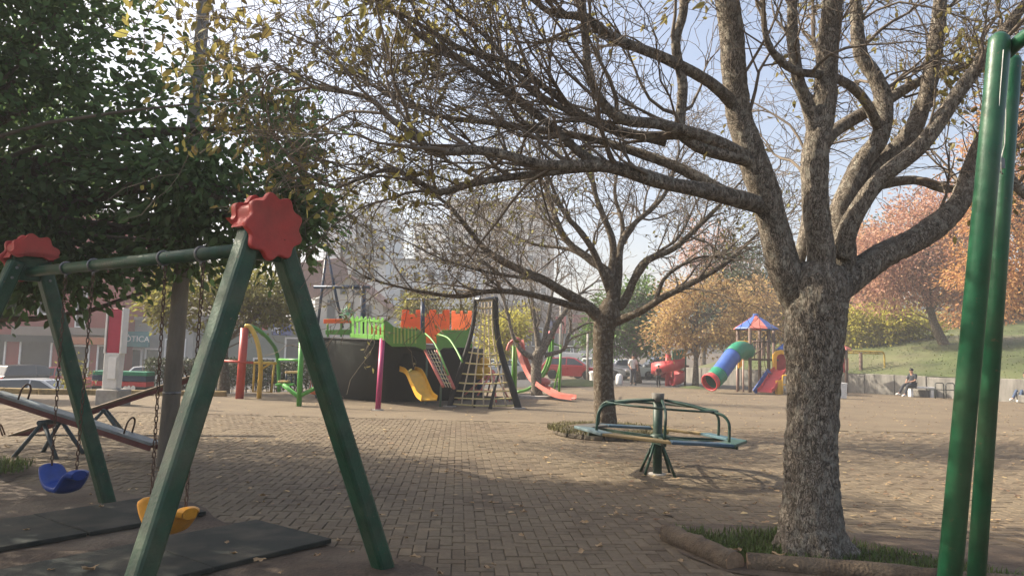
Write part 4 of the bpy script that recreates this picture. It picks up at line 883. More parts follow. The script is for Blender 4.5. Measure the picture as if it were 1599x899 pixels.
def ship():
    c = G(610, 626); t = thing('ship_climber', 'black-hulled pirate ship playhouse with lime railings and orange castle walls', 'playhouse', c)
    # hull outlines, bow towards the camera; (px,py,D) at the deck and on the ground
    topl = [(497, 527, 25.6), (505, 527, 24.6), (520, 527, 23.4), (545, 528, 21.8), (575, 529, 20.7), (597, 530, 20.1), (604, 533, 20.25), (614, 538, 20.8), (640, 541, 21.6), (666, 545, 22.4), (690, 544, 23.0), (715, 543, 23.6), (738, 543, 24.4)]
    botl = [(500, 616), (506, 618), (520, 620), (545, 623), (575, 625.5), (597, 626.5), (606, 627), (616, 627), (640, 627), (666, 626), (690, 625), (715, 624), (738, 622)]
    A = [P(*p) for p in topl]; B = [G(*p) for p in botl]
    back = [Vector((-1.0, 27.5, A[-1].z)), Vector((-6.8, 28, A[0].z))]; A2 = A + back; B2 = B + [Vector((b.x, b.y, 0)) for b in back]
    n = len(A2); NV = 9; mb = MB(); vs = []
    for j in range(NV + 1):
        f = j / NV; g = f ** .75
        for a, b in zip(A2, B2): p = b.lerp(a, f); q = b.lerp(a, g); vs.append(Vector((q.x, q.y, p.z)))
    fs = [(j * n + i, j * n + (i + 1) % n, (j + 1) * n + (i + 1) % n, (j + 1) * n + i) for j in range(NV) for i in range(n)]
    mb.add(vs, fs, True); mb.f.append(tuple(range(NV * n, NV * n + n))); mb.sm.append(False); mb.mi.append(0)
    hull = mb.build('hull', HULL, t, world=True)
    pipe([a + Vector((0, -.02, -.02)) for a in A], .035, HULL, 'gunwale', t)
    # hatch where the slide comes out
    hc = P(638, 566, 22.05); mb = MB(); Ax = Matrix.Rotation(R(-90), 3, 'X') @ Matrix.Identity(3)
    mb.lathe([(.26, 0), (.26, -.35), (.22, -.35), (.22, .02), (.26, .02)], hc + Vector((0, -.55, 0)), 22, axis=Matrix.Rotation(R(90), 3, 'X')); mb.build('hatch_tube', HULL, t, world=True)
    Dl = lambda a: lerp(21.8, 20.05, (a - 545) / 52) - .12; Dr = lambda a: lerp(20.05, 22.3, (a - 598) / 68) - .12; Db = lambda a: lerp(22.8, 24.4, (a - 682) / 56) - .12
    # left railing: rails and separate slats
    panel([(547, 520), (600, 523), (600, 531), (547, 527)], Dl, .05, LG, 'railing_board', t); panel([(547, 496), (600, 500), (600, 505), (547, 501)], Dl, .05, LG, 'railing_board', t)
    for k in range(8):
        x = 549 + k * 6.6; panel([(x, 494 + k * .4), (x + 2, 492.5 + k * .4), (x + 4, 494 + k * .4), (x + 4, 525 + k * .4), (x, 525 + k * .4)], lambda a: Dl(a) - .03, .03, LG, 'slat', t, .004)
    rp = panel([(600, 498), (606, 502), (614, 509), (622, 512), (652, 513), (660, 518), (665, 524), (665, 549), (657, 544), (648, 541), (612, 541), (605, 536), (600, 531)], Dr, .05, LG, 'railing_panel', t)
    for k in range(7):
        x = 614 + k * 5.6; panel([(x, 511), (x + 1.2, 509.5), (x + 2.4, 511), (x + 2.4, 536), (x, 536)], lambda a: Dr(a) - .035, .03, plast('pale_lime_plastic', (.36, .42, .08)), 'slat', rp, .003)
    rp = panel([(681, 524), (690, 515), (728, 515), (736, 508), (738, 543), (692, 543), (683, 551)], Db, .05, LG, 'railing_panel', t)
    for k in range(7):
        x = 692 + k * 5.4; panel([(x, 516), (x + 1.2, 511.5), (x + 2.4, 516)], lambda a: Db(a) - .035, .03, plast('pale_lime_plastic', (0, 0, 0)), 'slat', rp, .002)
    panel([(505, 498), (549, 497), (549, 504), (505, 505)], lambda a: 23.2, .05, OR, 'railing_board', t); panel([(508, 515), (549, 514), (549, 523), (508, 522)], lambda a: 23.2, .05, LG, 'railing_board', t)
    for x in (510, 531, 546): panel([(x, 497), (x + 3, 497), (x + 3, 526), (x, 526)], lambda a: 23.25, .05, LG, 'railing_post', t)
    def castle(x0, x1, top, notch, bot, D, n, flare=0):
        w_ = (x1 - x0) / (2 * n - 1); pts = [(x0 - flare, bot)]
        for k in range(2 * n - 1):
            y = top if k % 2 == 0 else notch; pts += [(x0 + k * w_, y), (x0 + (k + 1) * w_, y)]
        pts += [(x1, bot)]; return panel(pts, D, .08, OR, 'castle_wall', t)
    castle(628, 702, 483.5, 490, 536, lambda a: lerp(24.0, 24.6, (a - 628) / 74), 4, 5); castle(705, 737, 485, 490, 530, lambda a: lerp(25.4, 25.0, (a - 705) / 32), 3)
    castle(575, 603, 508, 511, 526, lambda a: 24.5, 3)
    # slide
    def slide(path, wid, m, name, parent, wall=.13, u=None):
        mb = MB(); pts = [Vector(p[:3]) for p in smooth_path([(*p, 0) for p in path], 5)]; vs = []; prof = [(-1, wall), (-.97, 0.02), (-.6, 0), (.6, 0), (.97, .02), (1, wall), (1.08, wall), (1.06, -.03), (-1.06, -.03), (-1.08, wall)]; m_ = len(prof)
        for i, p in enumerate(pts):
            d = (pts[min(i + 1, len(pts) - 1)] - pts[max(i - 1, 0)]).normalized(); s = (u or d.cross(Vector((0, 0, 1)))).normalized(); up = s.cross(d).normalized()
            if up.z < 0: up = -up
            for a, h in prof: vs.append(p + s * a * wid / 2 + up * h)
        fs = [(i * m_ + j, i * m_ + (j + 1) % m_, (i + 1) * m_ + (j + 1) % m_, (i + 1) * m_ + j) for i in range(len(pts) - 1) for j in range(m_)] + [tuple(range(m_)), tuple((len(pts) - 1) * m_ + j for j in range(m_))[::-1]]
        mb.add(vs, fs, False); return mb.build(name, m, parent, world=True)
    slide([P(636, 578, 21.4), P(646, 583, 21.0), P(655, 602, 20.6), P(662, 617, 20.35), P(670, 624, 20.1)], .46, YP, 'slide', t, .12)
    # masts and ropes
    pipe([P(567, 528, 23), P(567, 447, 23)], .085, NB, 'mast', t, 12); pipe([P(490, 448, 23), P(578, 448.5, 23)], .05, NB, 'yard', t)
    pipe([P(494, 524, 23.4), P(511, 386, 23.6)], .045, NB, 'mast_stay', t); pipe([P(535, 512, 23.4), P(509, 384, 23.6)], .045, NB, 'mast_stay', t); mb = MB(); mb.ball(P(509, 384, 23.6), .11); mb.build('mast_head', NB, t, world=True)
    pipe([P(660, 528, 23.6), P(660, 466, 23.6)], .07, NB, 'mast', t, 12); pipe([P(634, 467, 23.6), P(686, 467.5, 23.6)], .03, NB, 'yard', t)
    # ship's wheel
    wc = P(543, 490, 22.6); mb = MB(); mb.tube([wc + Vector((.17 * math.cos(a), .02, .17 * math.sin(a))) for a in np.linspace(0, 6.28, 21)[:-1]], .018, 6, closed=True)
    for k in range(4): a = k * math.pi / 4 + .2; d = Vector((math.cos(a), .1, math.sin(a))) * .25; mb.tube([wc - d, wc + d], .012, 6)
    mb.build('wheel', plast('pale_green_paint', (.16, .40, .20)), t, world=True)
    # rope ramp with lime hand rails
    a0, a1, b0, b1 = P(664, 547, 22.0), P(683, 547, 22.2), P(692, 603, 20.3), P(709, 606, 20.6); 
    for k, (p, q) in enumerate(((a0, b0), (a1, b1))): pipe([p, q], .045, PK if k == 0 else PK, 'ramp_rail', t)
    for k in range(5):
        f = k / 4; pipe([a0.lerp(a1, f), b0.lerp(b1, f)], .014, ROPE, 'rope', t, 5)
    for k in range(1, 9):
        f = k / 9; pipe([a0.lerp(b0, f), a1.lerp(b1, f)], .014, ROPEY, 'rope', t, 5)
    pipe([P(664, 521, 22), P(674, 530, 21.6), P(684, 546, 21.2), P(700, 585, 20.5)], .03, LG, 'hand_rail', t, 8, 4); pipe([P(684, 522, 22.5), P(700, 528, 22), P(712, 545, 21.5), P(722, 565, 21)], .03, LG, 'hand_rail', t, 8, 4)
    for q in ((667, 548, 22.2, 624), (690, 560, 21.2, 628)): pipe([P(q[0], q[1], q[2]), Vector((P(q[0], q[1], q[2]).x, q[2], 0))], .03, plast('grey_green_post', (.1, .16, .12)), 'ramp_post', t)
    b = G(590, 640); pipe([b, P(597, 529, 20.0)], .072, MG, 'bow_post', t, 14)
    mb = MB(); mb.lathe([(.16, 0), (.15, .02), (0, .025)], b, 14); mb.build('post_base', M['conc'], t, world=True)
    return slide
SLIDE = ship()

# ================================================================ climbing net on black curved posts
def net_frame():
    c = G(757, 636); D = c.y; t = thing('climbing_net', 'tall rope climbing net on curved black posts beside the ship', 'climbing net', c)
    BK = mat('black_rubber_post', (.018, .017, .016), .7, .3, 14)
    left = [(742, 466, D - .1), (741, 490, D), (736, 520, D), (727, 552, D), (716, 588, D), (707, 615, D), (702, 636, D)]; right = [(774, 464, D - .1), (774, 490, D), (777, 525, D), (784, 556, D), (794, 588, D), (803, 615, D), (810, 640, D)]
    for l in (left, right):
        p = smooth_path([(*P(*q), (.055 if l is left else .075) + .03 * i / 6) for i, q in enumerate(l)], 5); mb = MB(); mb.tube([q[:3] for q in p], [q[3] for q in p], 14); mb.build('post', BK, t, world=True)
    pipe([P(741, 468, D - .1), P(776, 465, D - .1)], .05, M['steel'], 'top_bar', t); pipe([P(706, 617, D), P(806, 623, D)], .035, BK, 'bottom_bar', t)
    pipe([P(782, 562, D + .6), Vector((P(765, 640, D - .5).x, D - .5, 0))], .045, BK, 'brace', t); pipe([P(741, 620, D), Vector((P(741, 633, D).x, D, 0))], .035, BK, 'short_leg', t)
    Lp = smooth_path([(*P(*q), 0) for q in left], 6); Rp = smooth_path([(*P(*q), 0) for q in right], 6); n = len(Lp); nv = 6
    fr = [i / (12) for i in range(13)]
    def at(f, k):
        i = f * (n - 1) * .93 + .02 * n; j = int(min(i, n - 2)); ff = i - j; a = Vector(Lp[j][:3]).lerp(Vector(Lp[j + 1][:3]), ff); b = Vector(Rp[j][:3]).lerp(Vector(Rp[j + 1][:3]), ff); return a.lerp(b, k) + Vector((0, -.12 * math.sin(math.pi * k) * f, -.03 * math.sin(math.pi * k)))
    for k in range(1, nv): pipe([at(f, k / nv) for f in np.linspace(0, 1, 16)], .021, ROPE, 'rope', t, 6)
    for f in fr: pipe([at(f, k / 8) for k in range(9)], .021, ROPEY, 'rope', t, 6)
    for p in (left[-1], right[-1]):
        g = P(*p); mb = MB(); mb.lathe([(.2, 0), (.19, .025), (0, .03)], (g.x, g.y, 0), 14); mb.build('footing', M['conc'], t, world=True)
net_frame()

# ================================================================ outdoor gym
def gym():
    R_ = plast('gym_red_paint', (.42, .045, .03)); Y_ = plast('gym_yellow_paint', (.55, .36, .06)); G_ = plast('gym_green_paint', (.07, .30, .045)); O_ = plast('gym_tan_pad', (.42, .28, .12))
    b = G(374, 622); D = b.y; t = thing('exercise_station', 'outdoor exercise station with thick red post and arched yellow pipe', 'gym equipment', b, 0, 'outdoor gym')
    pipe([b, P(382, 512, D)], .12, R_, 'post', t, 16); pipe([P(345, 563, D - .1), P(395, 566, D - .1)], .035, R_, 'handle', t)
    pipe([P(383, 509, D), P(392, 512, D), P(402, 535, D), (P(407, 570, D)), G(404.5, 622)], .07, Y_, 'arched_pipe', t, 12, 5)
    pipe([P(384, 508, D), P(400, 513, D + .5), P(420, 530, D + 1.2), P(433, 555, D + 2), P(436, 612, D + 2)], .06, G_, 'arched_pipe', t, 12, 5)
    pipe([P(392, 566, D), P(432, 567, D)], .04, Y_, 'cross_bar', t); pipe([P(410, 575, D), P(423, 567, D)], .03, Y_, 'strut', t)
    pipe([P(397, 568, D), P(395, 611, D), P(424, 612, D), P(428, 568, D)], .035, Y_, 'foot_swing', t)
    b = G(467, 634); D = b.y; t = thing('exercise_station', 'green exercise station with seats on both sides beside the ship', 'gym equipment', b, 0, 'outdoor gym')
    pipe([b, P(471, 528, D)], .07, G_, 'post', t, 14); pipe([P(436, 561, D + .8), P(470, 562, D)], .03, G_, 'handle', t); pipe([P(442, 600, D), P(464, 618, D), P(468, 618, D)], .055, G_, 'seat_arm', t); pipe([P(468, 618, D), P(492, 606, D), P(494, 598, D)], .055, G_, 'seat_arm', t)
    for (x0, x1, y) in ((436, 452, 595.5), (432, 460, 600), (447, 468, 581)):
        a, c = P(x0, y, D + .3), P(x1, y, D + .3); mb = MB(); mb.bar(a, c, .28, .06); mb.build('pad', O_ if y < 599 else G_, t, world=True, bevel=.015)
    for x in (447, 455, 461): pipe([P(x, 582, D + .3), P(x, 600, D + .3)], .02, NB, 'strut', t)
    b = G(486, 621); D = b.y; t = thing('spring_rider', 'small orange spring seat partly hidden behind the near swing leg', 'spring rider', b)
    mb = MB(); mb.prism([P(482, 606, D), P(505, 604, D), P(508, 611, D), P(500, 616, D), P(484, 615, D)], (0, .25, 0)); mb.build('seat', OR, t, world=True, bevel=.02); pipe([P(495, 614, D + .1), P(496, 621, D + .1)], .07, NB, 'spring', t)
    pipe([P(484, 606, D), P(486, 590, D), P(489, 606, D)], .02, PK, 'handle', t)
gym()

# ================================================================ pink wave slide and lime arcs behind the slim tree
def wave_slide():
    D = 27.6; b = P(815, 620, D); b.z = 0; t = thing('wave_slide', 'long pink-orange wavy slide with curved lime posts behind the slim tree', 'slide', b)
    path = [P(809, 531, D + .4), P(813, 552, D + .2), P(819, 570, D), P(829, 590, D - .3), P(842, 602, D - .8), P(856, 611, D - 1.3), P(872, 619, D - 1.8), P(896, 622.5, D - 2.4)]
    SLIDE(path, .42, PK, 'chute', t, .13, Vector((.45, .9, 0)))
    pipe([P(792, 547, D), P(796, 536, D), P(804, 530, D), P(810, 530, D), P(812, 545, D)], .06, PK, 'hand_arch', t, 10, 5)
    for x in (801, 805): pipe([P(x + 1, 540, D + .4), Vector((P(x, 590, D + .4).x, D + .4, 0))], .055, LG, 'post', t)
    pipe([P(863, 528, D), P(862, 550, D), P(857, 570, D), P(845, 591, D), P(825, 607, D), P(808, 612, D)], .055, LG, 'arc', t, 10, 5); pipe([P(859, 532, D + .5), P(858, 552, D + .5), P(852, 572, D + .5), P(842, 590, D + .5)], .05, LG, 'arc', t, 10, 5)
    pipe([P(861, 517, D), P(861, 529, D)], .11, RP, 'post_cap', t, 12); mb = MB(); mb.ball(P(848, 596, D - .6), (.28, .2, .16)); mb.build('roller', PK, t, world=True)
    c = G(873, 615); pipe([c, P(876, 538, c.y)], .05, LG, 'post', t); pipe([G(864, 612), P(875, 566, c.y)], .035, LG, 'brace', t); pipe([P(875, 540, c.y), P(862, 535, D)], .035, LG, 'brace', t)
    t = thing('spring_rider', 'yellow moulded ride-on toy seen through the climbing net', 'spring rider', (P(748, 600, 26).x, 26, 0))
    mb = MB()
    for (x, y, rx, rz) in ((752, 582, .42, .28), (738, 566, .2, .34), (756, 566, .18, .2), (742, 556, .14, .16)): mb.ball(P(x, y, 26), (rx, .2, rz))
    mb.build('body', YP, t, world=True); pipe([P(750, 592, 26), Vector((P(750, 600, 26).x, 26, 0))], .12, NB, 'spring', t)
    t = thing('rope_pyramid', 'low pink rope climber behind the climbing net', 'climber', (P(755, 612, 24.5).x, 24.5, 0))
    D = 24.5; top = P(770, 578, D)
    for x, y, dd in ((716, 612, 0), (740, 616, -.8), (775, 617, -.8), (797, 610, 0), (760, 605, 1.2)):
        g = P(x, y, D + dd); g.z = 0; pipe([g, top], .03, PK, 'rope', t, 6)
    for f in (.35, .6, .8):
        pipe([Vector((*(Vector((P(x, y, D + dd).x, D + dd, 0)).lerp(top, f)),)) for x, y, dd in ((716, 612, 0), (740, 616, -.8), (775, 617, -.8), (797, 610, 0))], .025, PK, 'rope', t, 6)
wave_slide()

# ================================================================ play tower group on the right
def tower():
    D = 37.2; b = G(1180, 611); t = thing('play_tower', 'brown post play tower with red and blue pyramid roof and tube slide', 'play tower', b); k = D / F
    c = P(1180, 560, D); zb = 0
    def V(px, py, dd=0): return P(px, py, D + dd)
    for (x, dd) in ((1152, .9), (1171, -.6), (1200, -.6 + .9), (1208, 1.4), (1186, 2.2)):
        a = V(x, 512, dd); pipe([Vector((a.x, a.y, 0)), a], .085, BR, 'post', t, 10)
    for x in (1151, 1160.5): a = V(x, 562, -.3); pipe([Vector((a.x, a.y, 0)), a], .045, plast('pale_pink_post', (.45, .3, .25)), 'post', t, 10)
    # roof: eight tapered panels, red and blue
    ap = V(1180, 493, .8); n = 8
    for q in range(n):
        a0, a1 = 2 * math.pi * q / n + .2, 2 * math.pi * (q + 1) / n + .2; r = 1.15; z = V(1180, 513, .8).z; p0 = Vector((ap.x + r * math.cos(a0), ap.y + r * math.sin(a0), z)); p1 = Vector((ap.x + r * math.cos(a1), ap.y + r * math.sin(a1), z)); rt = .13
        q0 = Vector((ap.x + rt * math.cos(a0), ap.y + rt * math.sin(a0), ap.z)); q1 = Vector((ap.x + rt * math.cos(a1), ap.y + rt * math.sin(a1), ap.z))
        mb = MB(); mb.prism([p0, p1, q1, q0], (0, 0, -.06)); mb.build('roof_panel', BP if q % 2 == 0 else PK, t, world=True, bevel=.012)
    mb = MB(); mb.lathe([(.16, 0), (.15, .09), (0, .12)], ap, 8, False); mb.build('roof_cap', BP, t, world=True)
    mb = MB(); p = V(1180, 561, .7); mb.box((p.x, p.y, p.z), (1.75, 1.7, .10)); mb.build('platform', BR, t, world=True, bevel=.01)
    for q in range(7): a = V(1178 + q * 4.0, 545, -.05); mb = MB(); mb.box((a.x, a.y, a.z), (.05, .04, .95)); mb.build('baluster', plast('pale_pink_post', (0, 0, 0)) if q % 2 else BR, t, world=True)
    pipe([V(1175, 533, -.1), V(1205, 533, -.1)], .035, BR, 'hand_rail', t); pipe([V(1175, 556, -.4), V(1192, 542, -.3)], .035, BR, 'hand_rail', t)
    mb = MB(); a = V(1162, 546, -.1); mb.box((a.x, a.y, a.z), (.62, .08, .9)); mb.build('slide_panel', YP, t, world=True, bevel=.02)
    panel([(1153, 561), (1161, 561), (1161, 568), (1157, 573), (1153, 575)], lambda a: D - .2, .06, YP, 'bracket', t)
    # tube slide in coloured sections
    cl = smooth_path([(*V(1166, 548, -.3), .40), (*V(1155, 546, -1.0), .42), (*V(1144, 555, -1.5), .42), (*V(1130, 574, -2.0), .42), (*V(1118, 589, -2.4), .42), (*V(1108, 597, -2.7), .42)], 8); n = len(cl)
    for (i0, i1, m, r) in ((0, 16, GP, .425), (16, 29, BP, .41), (29, 36, GP, .425), (36, n, RP, .41)):
        seg = cl[max(0, i0 - 0):i1 + 1]; mb = MB(); mb.tube([q[:3] for q in seg], r, 26, cap=False); ob = mb.build('tube_section', m, t, world=True); sm = ob.modifiers.new('shell', 'SOLIDIFY'); sm.thickness = .03; sm.offset = -1
    e = Vector(cl[-1][:3]); d = (e - Vector(cl[-2][:3])).normalized(); s = d.orthogonal().normalized(); u = d.cross(s); mb = MB(); mb.tube([e + (s * math.cos(a) + u * math.sin(a)) * .40 for a in np.linspace(0, 6.283, 29)[:-1]], .04, 8, closed=True); mb.build('tube_rim', RP, t, world=True)
    for i in (16, 29):
        e = Vector(cl[i][:3]); d = (Vector(cl[i + 1][:3]) - e).normalized(); s = d.orthogonal().normalized(); u = d.cross(s); mb = MB(); mb.tube([e + (s * math.cos(a) + u * math.sin(a)) * .42 for a in np.linspace(0, 6.283, 29)[:-1]], .025, 6, closed=True); mb.build('tube_flange', GP, t, world=True)
    # blue steps
    for s in (-.25, .25): a, c2 = V(1201, 578, -1.0 + s), V(1178, 612, -1.4 + s); mb = MB(); mb.bar(a, c2, .05, .26); mb.build('stair_side', BP, t, world=True)
    for q in range(6): a = V(1201, 580, -1.0).lerp(V(1179, 611, -1.4), (q + .5) / 6); mb = MB(); mb.box(a, (.25, .5, .04)); mb.build('step', BR, t, world=True)
    # second bay with blue roof, yellow arch and red slide
    D2 = 36.6
    def arch():
        pts = [(1207, 579), (1207, 553), (1211, 548), (1220, 546), (1230, 548), (1234, 553), (1234, 579), (1228, 579), (1228, 558), (1226, 554), (1220.5, 552), (1215, 554), (1213, 558), (1213, 579)]
        return panel(pts, lambda a: D2, .09, YP, 'arch_panel', t, .01)
    arch(); panel([(1213, 580), (1213, 557), (1220, 551), (1228, 557), (1228, 580)], lambda a: D2 + .6, .05, RP, 'back_panel', t)
    SLIDE([P(1221, 577, D2 - .1), P(1216, 580, D2 - .5), P(1208, 593, D2 - 1.1), P(1200, 606, D2 - 1.6), P(1194, 611.5, D2 - 2.0)], .62, RP, 'slide', t, .15, Vector((.8, -.6, 0)))
    for x in (1208, 1233): a = P(x, 535, D2 + .1); pipe([Vector((a.x, a.y, 0)), a], .075, BR, 'post', t)
    ap = P(1237, 526, D2 + .7); zr = P(1237, 545, D2 + .7).z
    for q in range(4):
        a0, a1 = math.pi / 2 * q + .5, math.pi / 2 * (q + 1) + .5; mb = MB(); p0, p1 = [Vector((ap.x + 1.05 * math.cos(a), ap.y + 1.05 * math.sin(a), zr)) for a in (a0, a1)]; mb.prism([p0, p1, ap + Vector((.05, 0, 0)), ap - Vector((.05, 0, 0))], (0, 0, -.06)); mb.build('roof_panel', BP, t, world=True)
    mb = MB(); p = P(1222, 580, D2 + .7); mb.box(p, (1.2, 1.3, .1)); mb.build('platform', BR, t, world=True)
    # yellow rocker gate
    D3 = 35.0; b = P(1228, 616, D3); b.z = 0; t = thing('yellow_rocker', 'yellow panel and pipe rocker in front of the red slide', 'rocker', b)
    panel([(1214, 594), (1221, 593), (1222, 617), (1213.5, 616)], lambda a: D3, .3, YP, 'side_panel', t, .02)
    for (x0, x1, d_) in ((1222, 1238, 0), (1230, 1252, .3)): pipe([P(x0, 615, D3 + d_), P(x0, 590, D3 + d_), P(x0 + 2, 586, D3 + d_), P(x1 - 2, 586, D3 + d_), P(x1, 590, D3 + d_), P(x1, 616, D3 + d_)], .035, YP, 'pipe_loop', t, 8, 3)
    pipe([P(1222, 600, D3), P(1250, 601, D3)], .03, YP, 'cross_bar', t); pipe([P(1306, 589, D3), P(1310, 592, D3), P(1312, 619, D3)], .04, YP, 'pipe_loop', t); pipe([P(1240, 588, D3), P(1306, 589, D3)], .035, YP, 'cross_bar', t)
    # yellow monkey bars and red panel right of the near trunk
    D4 = 40; b = P(1345, 606, D4); b.z = 0; t = thing('monkey_bars', 'yellow pipe overhead ladder in front of the shaded slope', 'climber', b); ym = mat('faded_yellow_pipe', (.40, .28, .06), .5, .2, 8)
    g = P(1382, 614, D4); pipe([P(1298, 547, D4), P(1372, 549, D4), P(1378, 551, D4), P(1381, 558, D4), Vector((g.x, g.y, 0))], .045, ym, 'rail', t, 10, 4); pipe([P(1300, 550, D4 + 1), P(1376, 552, D4 + 1)], .04, ym, 'rail', t)
    for q in range(8): x = 1306 + q * 9; pipe([P(x, 549, D4), P(x, 552, D4 + 1)], .025, ym, 'rung', t, 6)
    a = P(1344, 550, D4 + .5); pipe([Vector((a.x, a.y, 0)), a], .09, BR, 'post', t)
    b = P(1316, 612, 38.5); b.z = 0; t = thing('red_play_board', 'red panel and small red roof just right of the near trunk', 'play panel', b)
    panel([(1317, 559), (1325, 559), (1325, 579), (1319, 582), (1316, 580)], lambda a: 38.5, .08, RP, 'panel', t); a = P(1321, 545, 38.5); pipe([Vector((a.x, a.y, 0)), a], .08, BR, 'post', t); mb = MB(); q = P(1314, 538, 38.6); mb.lathe([(.55, -.28), (.5, -.18), (.08, .0)], q, 4, False); mb.build('roof', PK, t, world=True)
tower()

# ================================================================ red spiral slide
def spiral():
    b = G(1044, 602); D = b.y - .5; t = thing('spiral_slide', 'red spiral slide with green slatted panel and yellow peaked roof', 'slide', (b.x, D, 0)); c = P(1043, 590, D)
    mb = MB(); n = 60; prof = [(.30, .30), (.32, .08), (.5, .0), (.75, .02), (.92, .12), (.98, .66), (1.03, .68), (1.02, .06), (.8, -.07), (.5, -.08), (.28, .02), (.26, .30)]; m_ = len(prof); vs = []
    for i in range(n + 1):
        f = i / n; a = R(60) - f * R(500); z = lerp(1.22, .10, f)
        for r, h in prof: vs.append(Vector((c.x + r * .92 * math.cos(a), D + r * .92 * math.sin(a), z + h * .85)))
    fs = [(i * m_ + j, i * m_ + (j + 1) % m_, (i + 1) * m_ + (j + 1) % m_, (i + 1) * m_ + j) for i in range(n) for j in range(m_)] + [tuple(range(m_)), tuple(n * m_ + j for j in range(m_))]
    mb.add(vs, fs, True); mb.build('chute', RP, t, world=True); pipe([Vector((c.x, D, 0)), Vector((c.x, D, 1.8))], .16, RP, 'core', t, 16)
    for k in range(6): x = 1050 + k * 3.7; panel([(x, 546), (x + 3.4, 546), (x + 3.4, 569), (x, 569)], lambda a: D + .2, .05, GP, 'slat', t, .004)
    for x in (1051, 1070, 1086): a = P(x, 530 if x > 1060 else 545, D + .5); pipe([Vector((a.x, a.y, 0)), a], .06, BR, 'post', t)
    mb = MB(); q = P(1061, 571, D + .5); mb.box(q, (.9, .9, .09)); mb.build('platform', BR, t, world=True)
    ap = P(1085, 521, D + .6); z = P(1085, 537, D + .6).z
    for k in range(4):
        a0, a1 = math.pi / 2 * k + .4, math.pi / 2 * (k + 1) + .4; p0, p1 = [Vector((ap.x + .75 * math.cos(a), ap.y + .75 * math.sin(a), z)) for a in (a0, a1)]; mb = MB(); mb.prism([p0, p1, ap + Vector((.04, 0, 0)), ap - Vector((.04, 0, 0))], (0, 0, -.05)); mb.build('roof_panel', YP, t, world=True)
spiral()
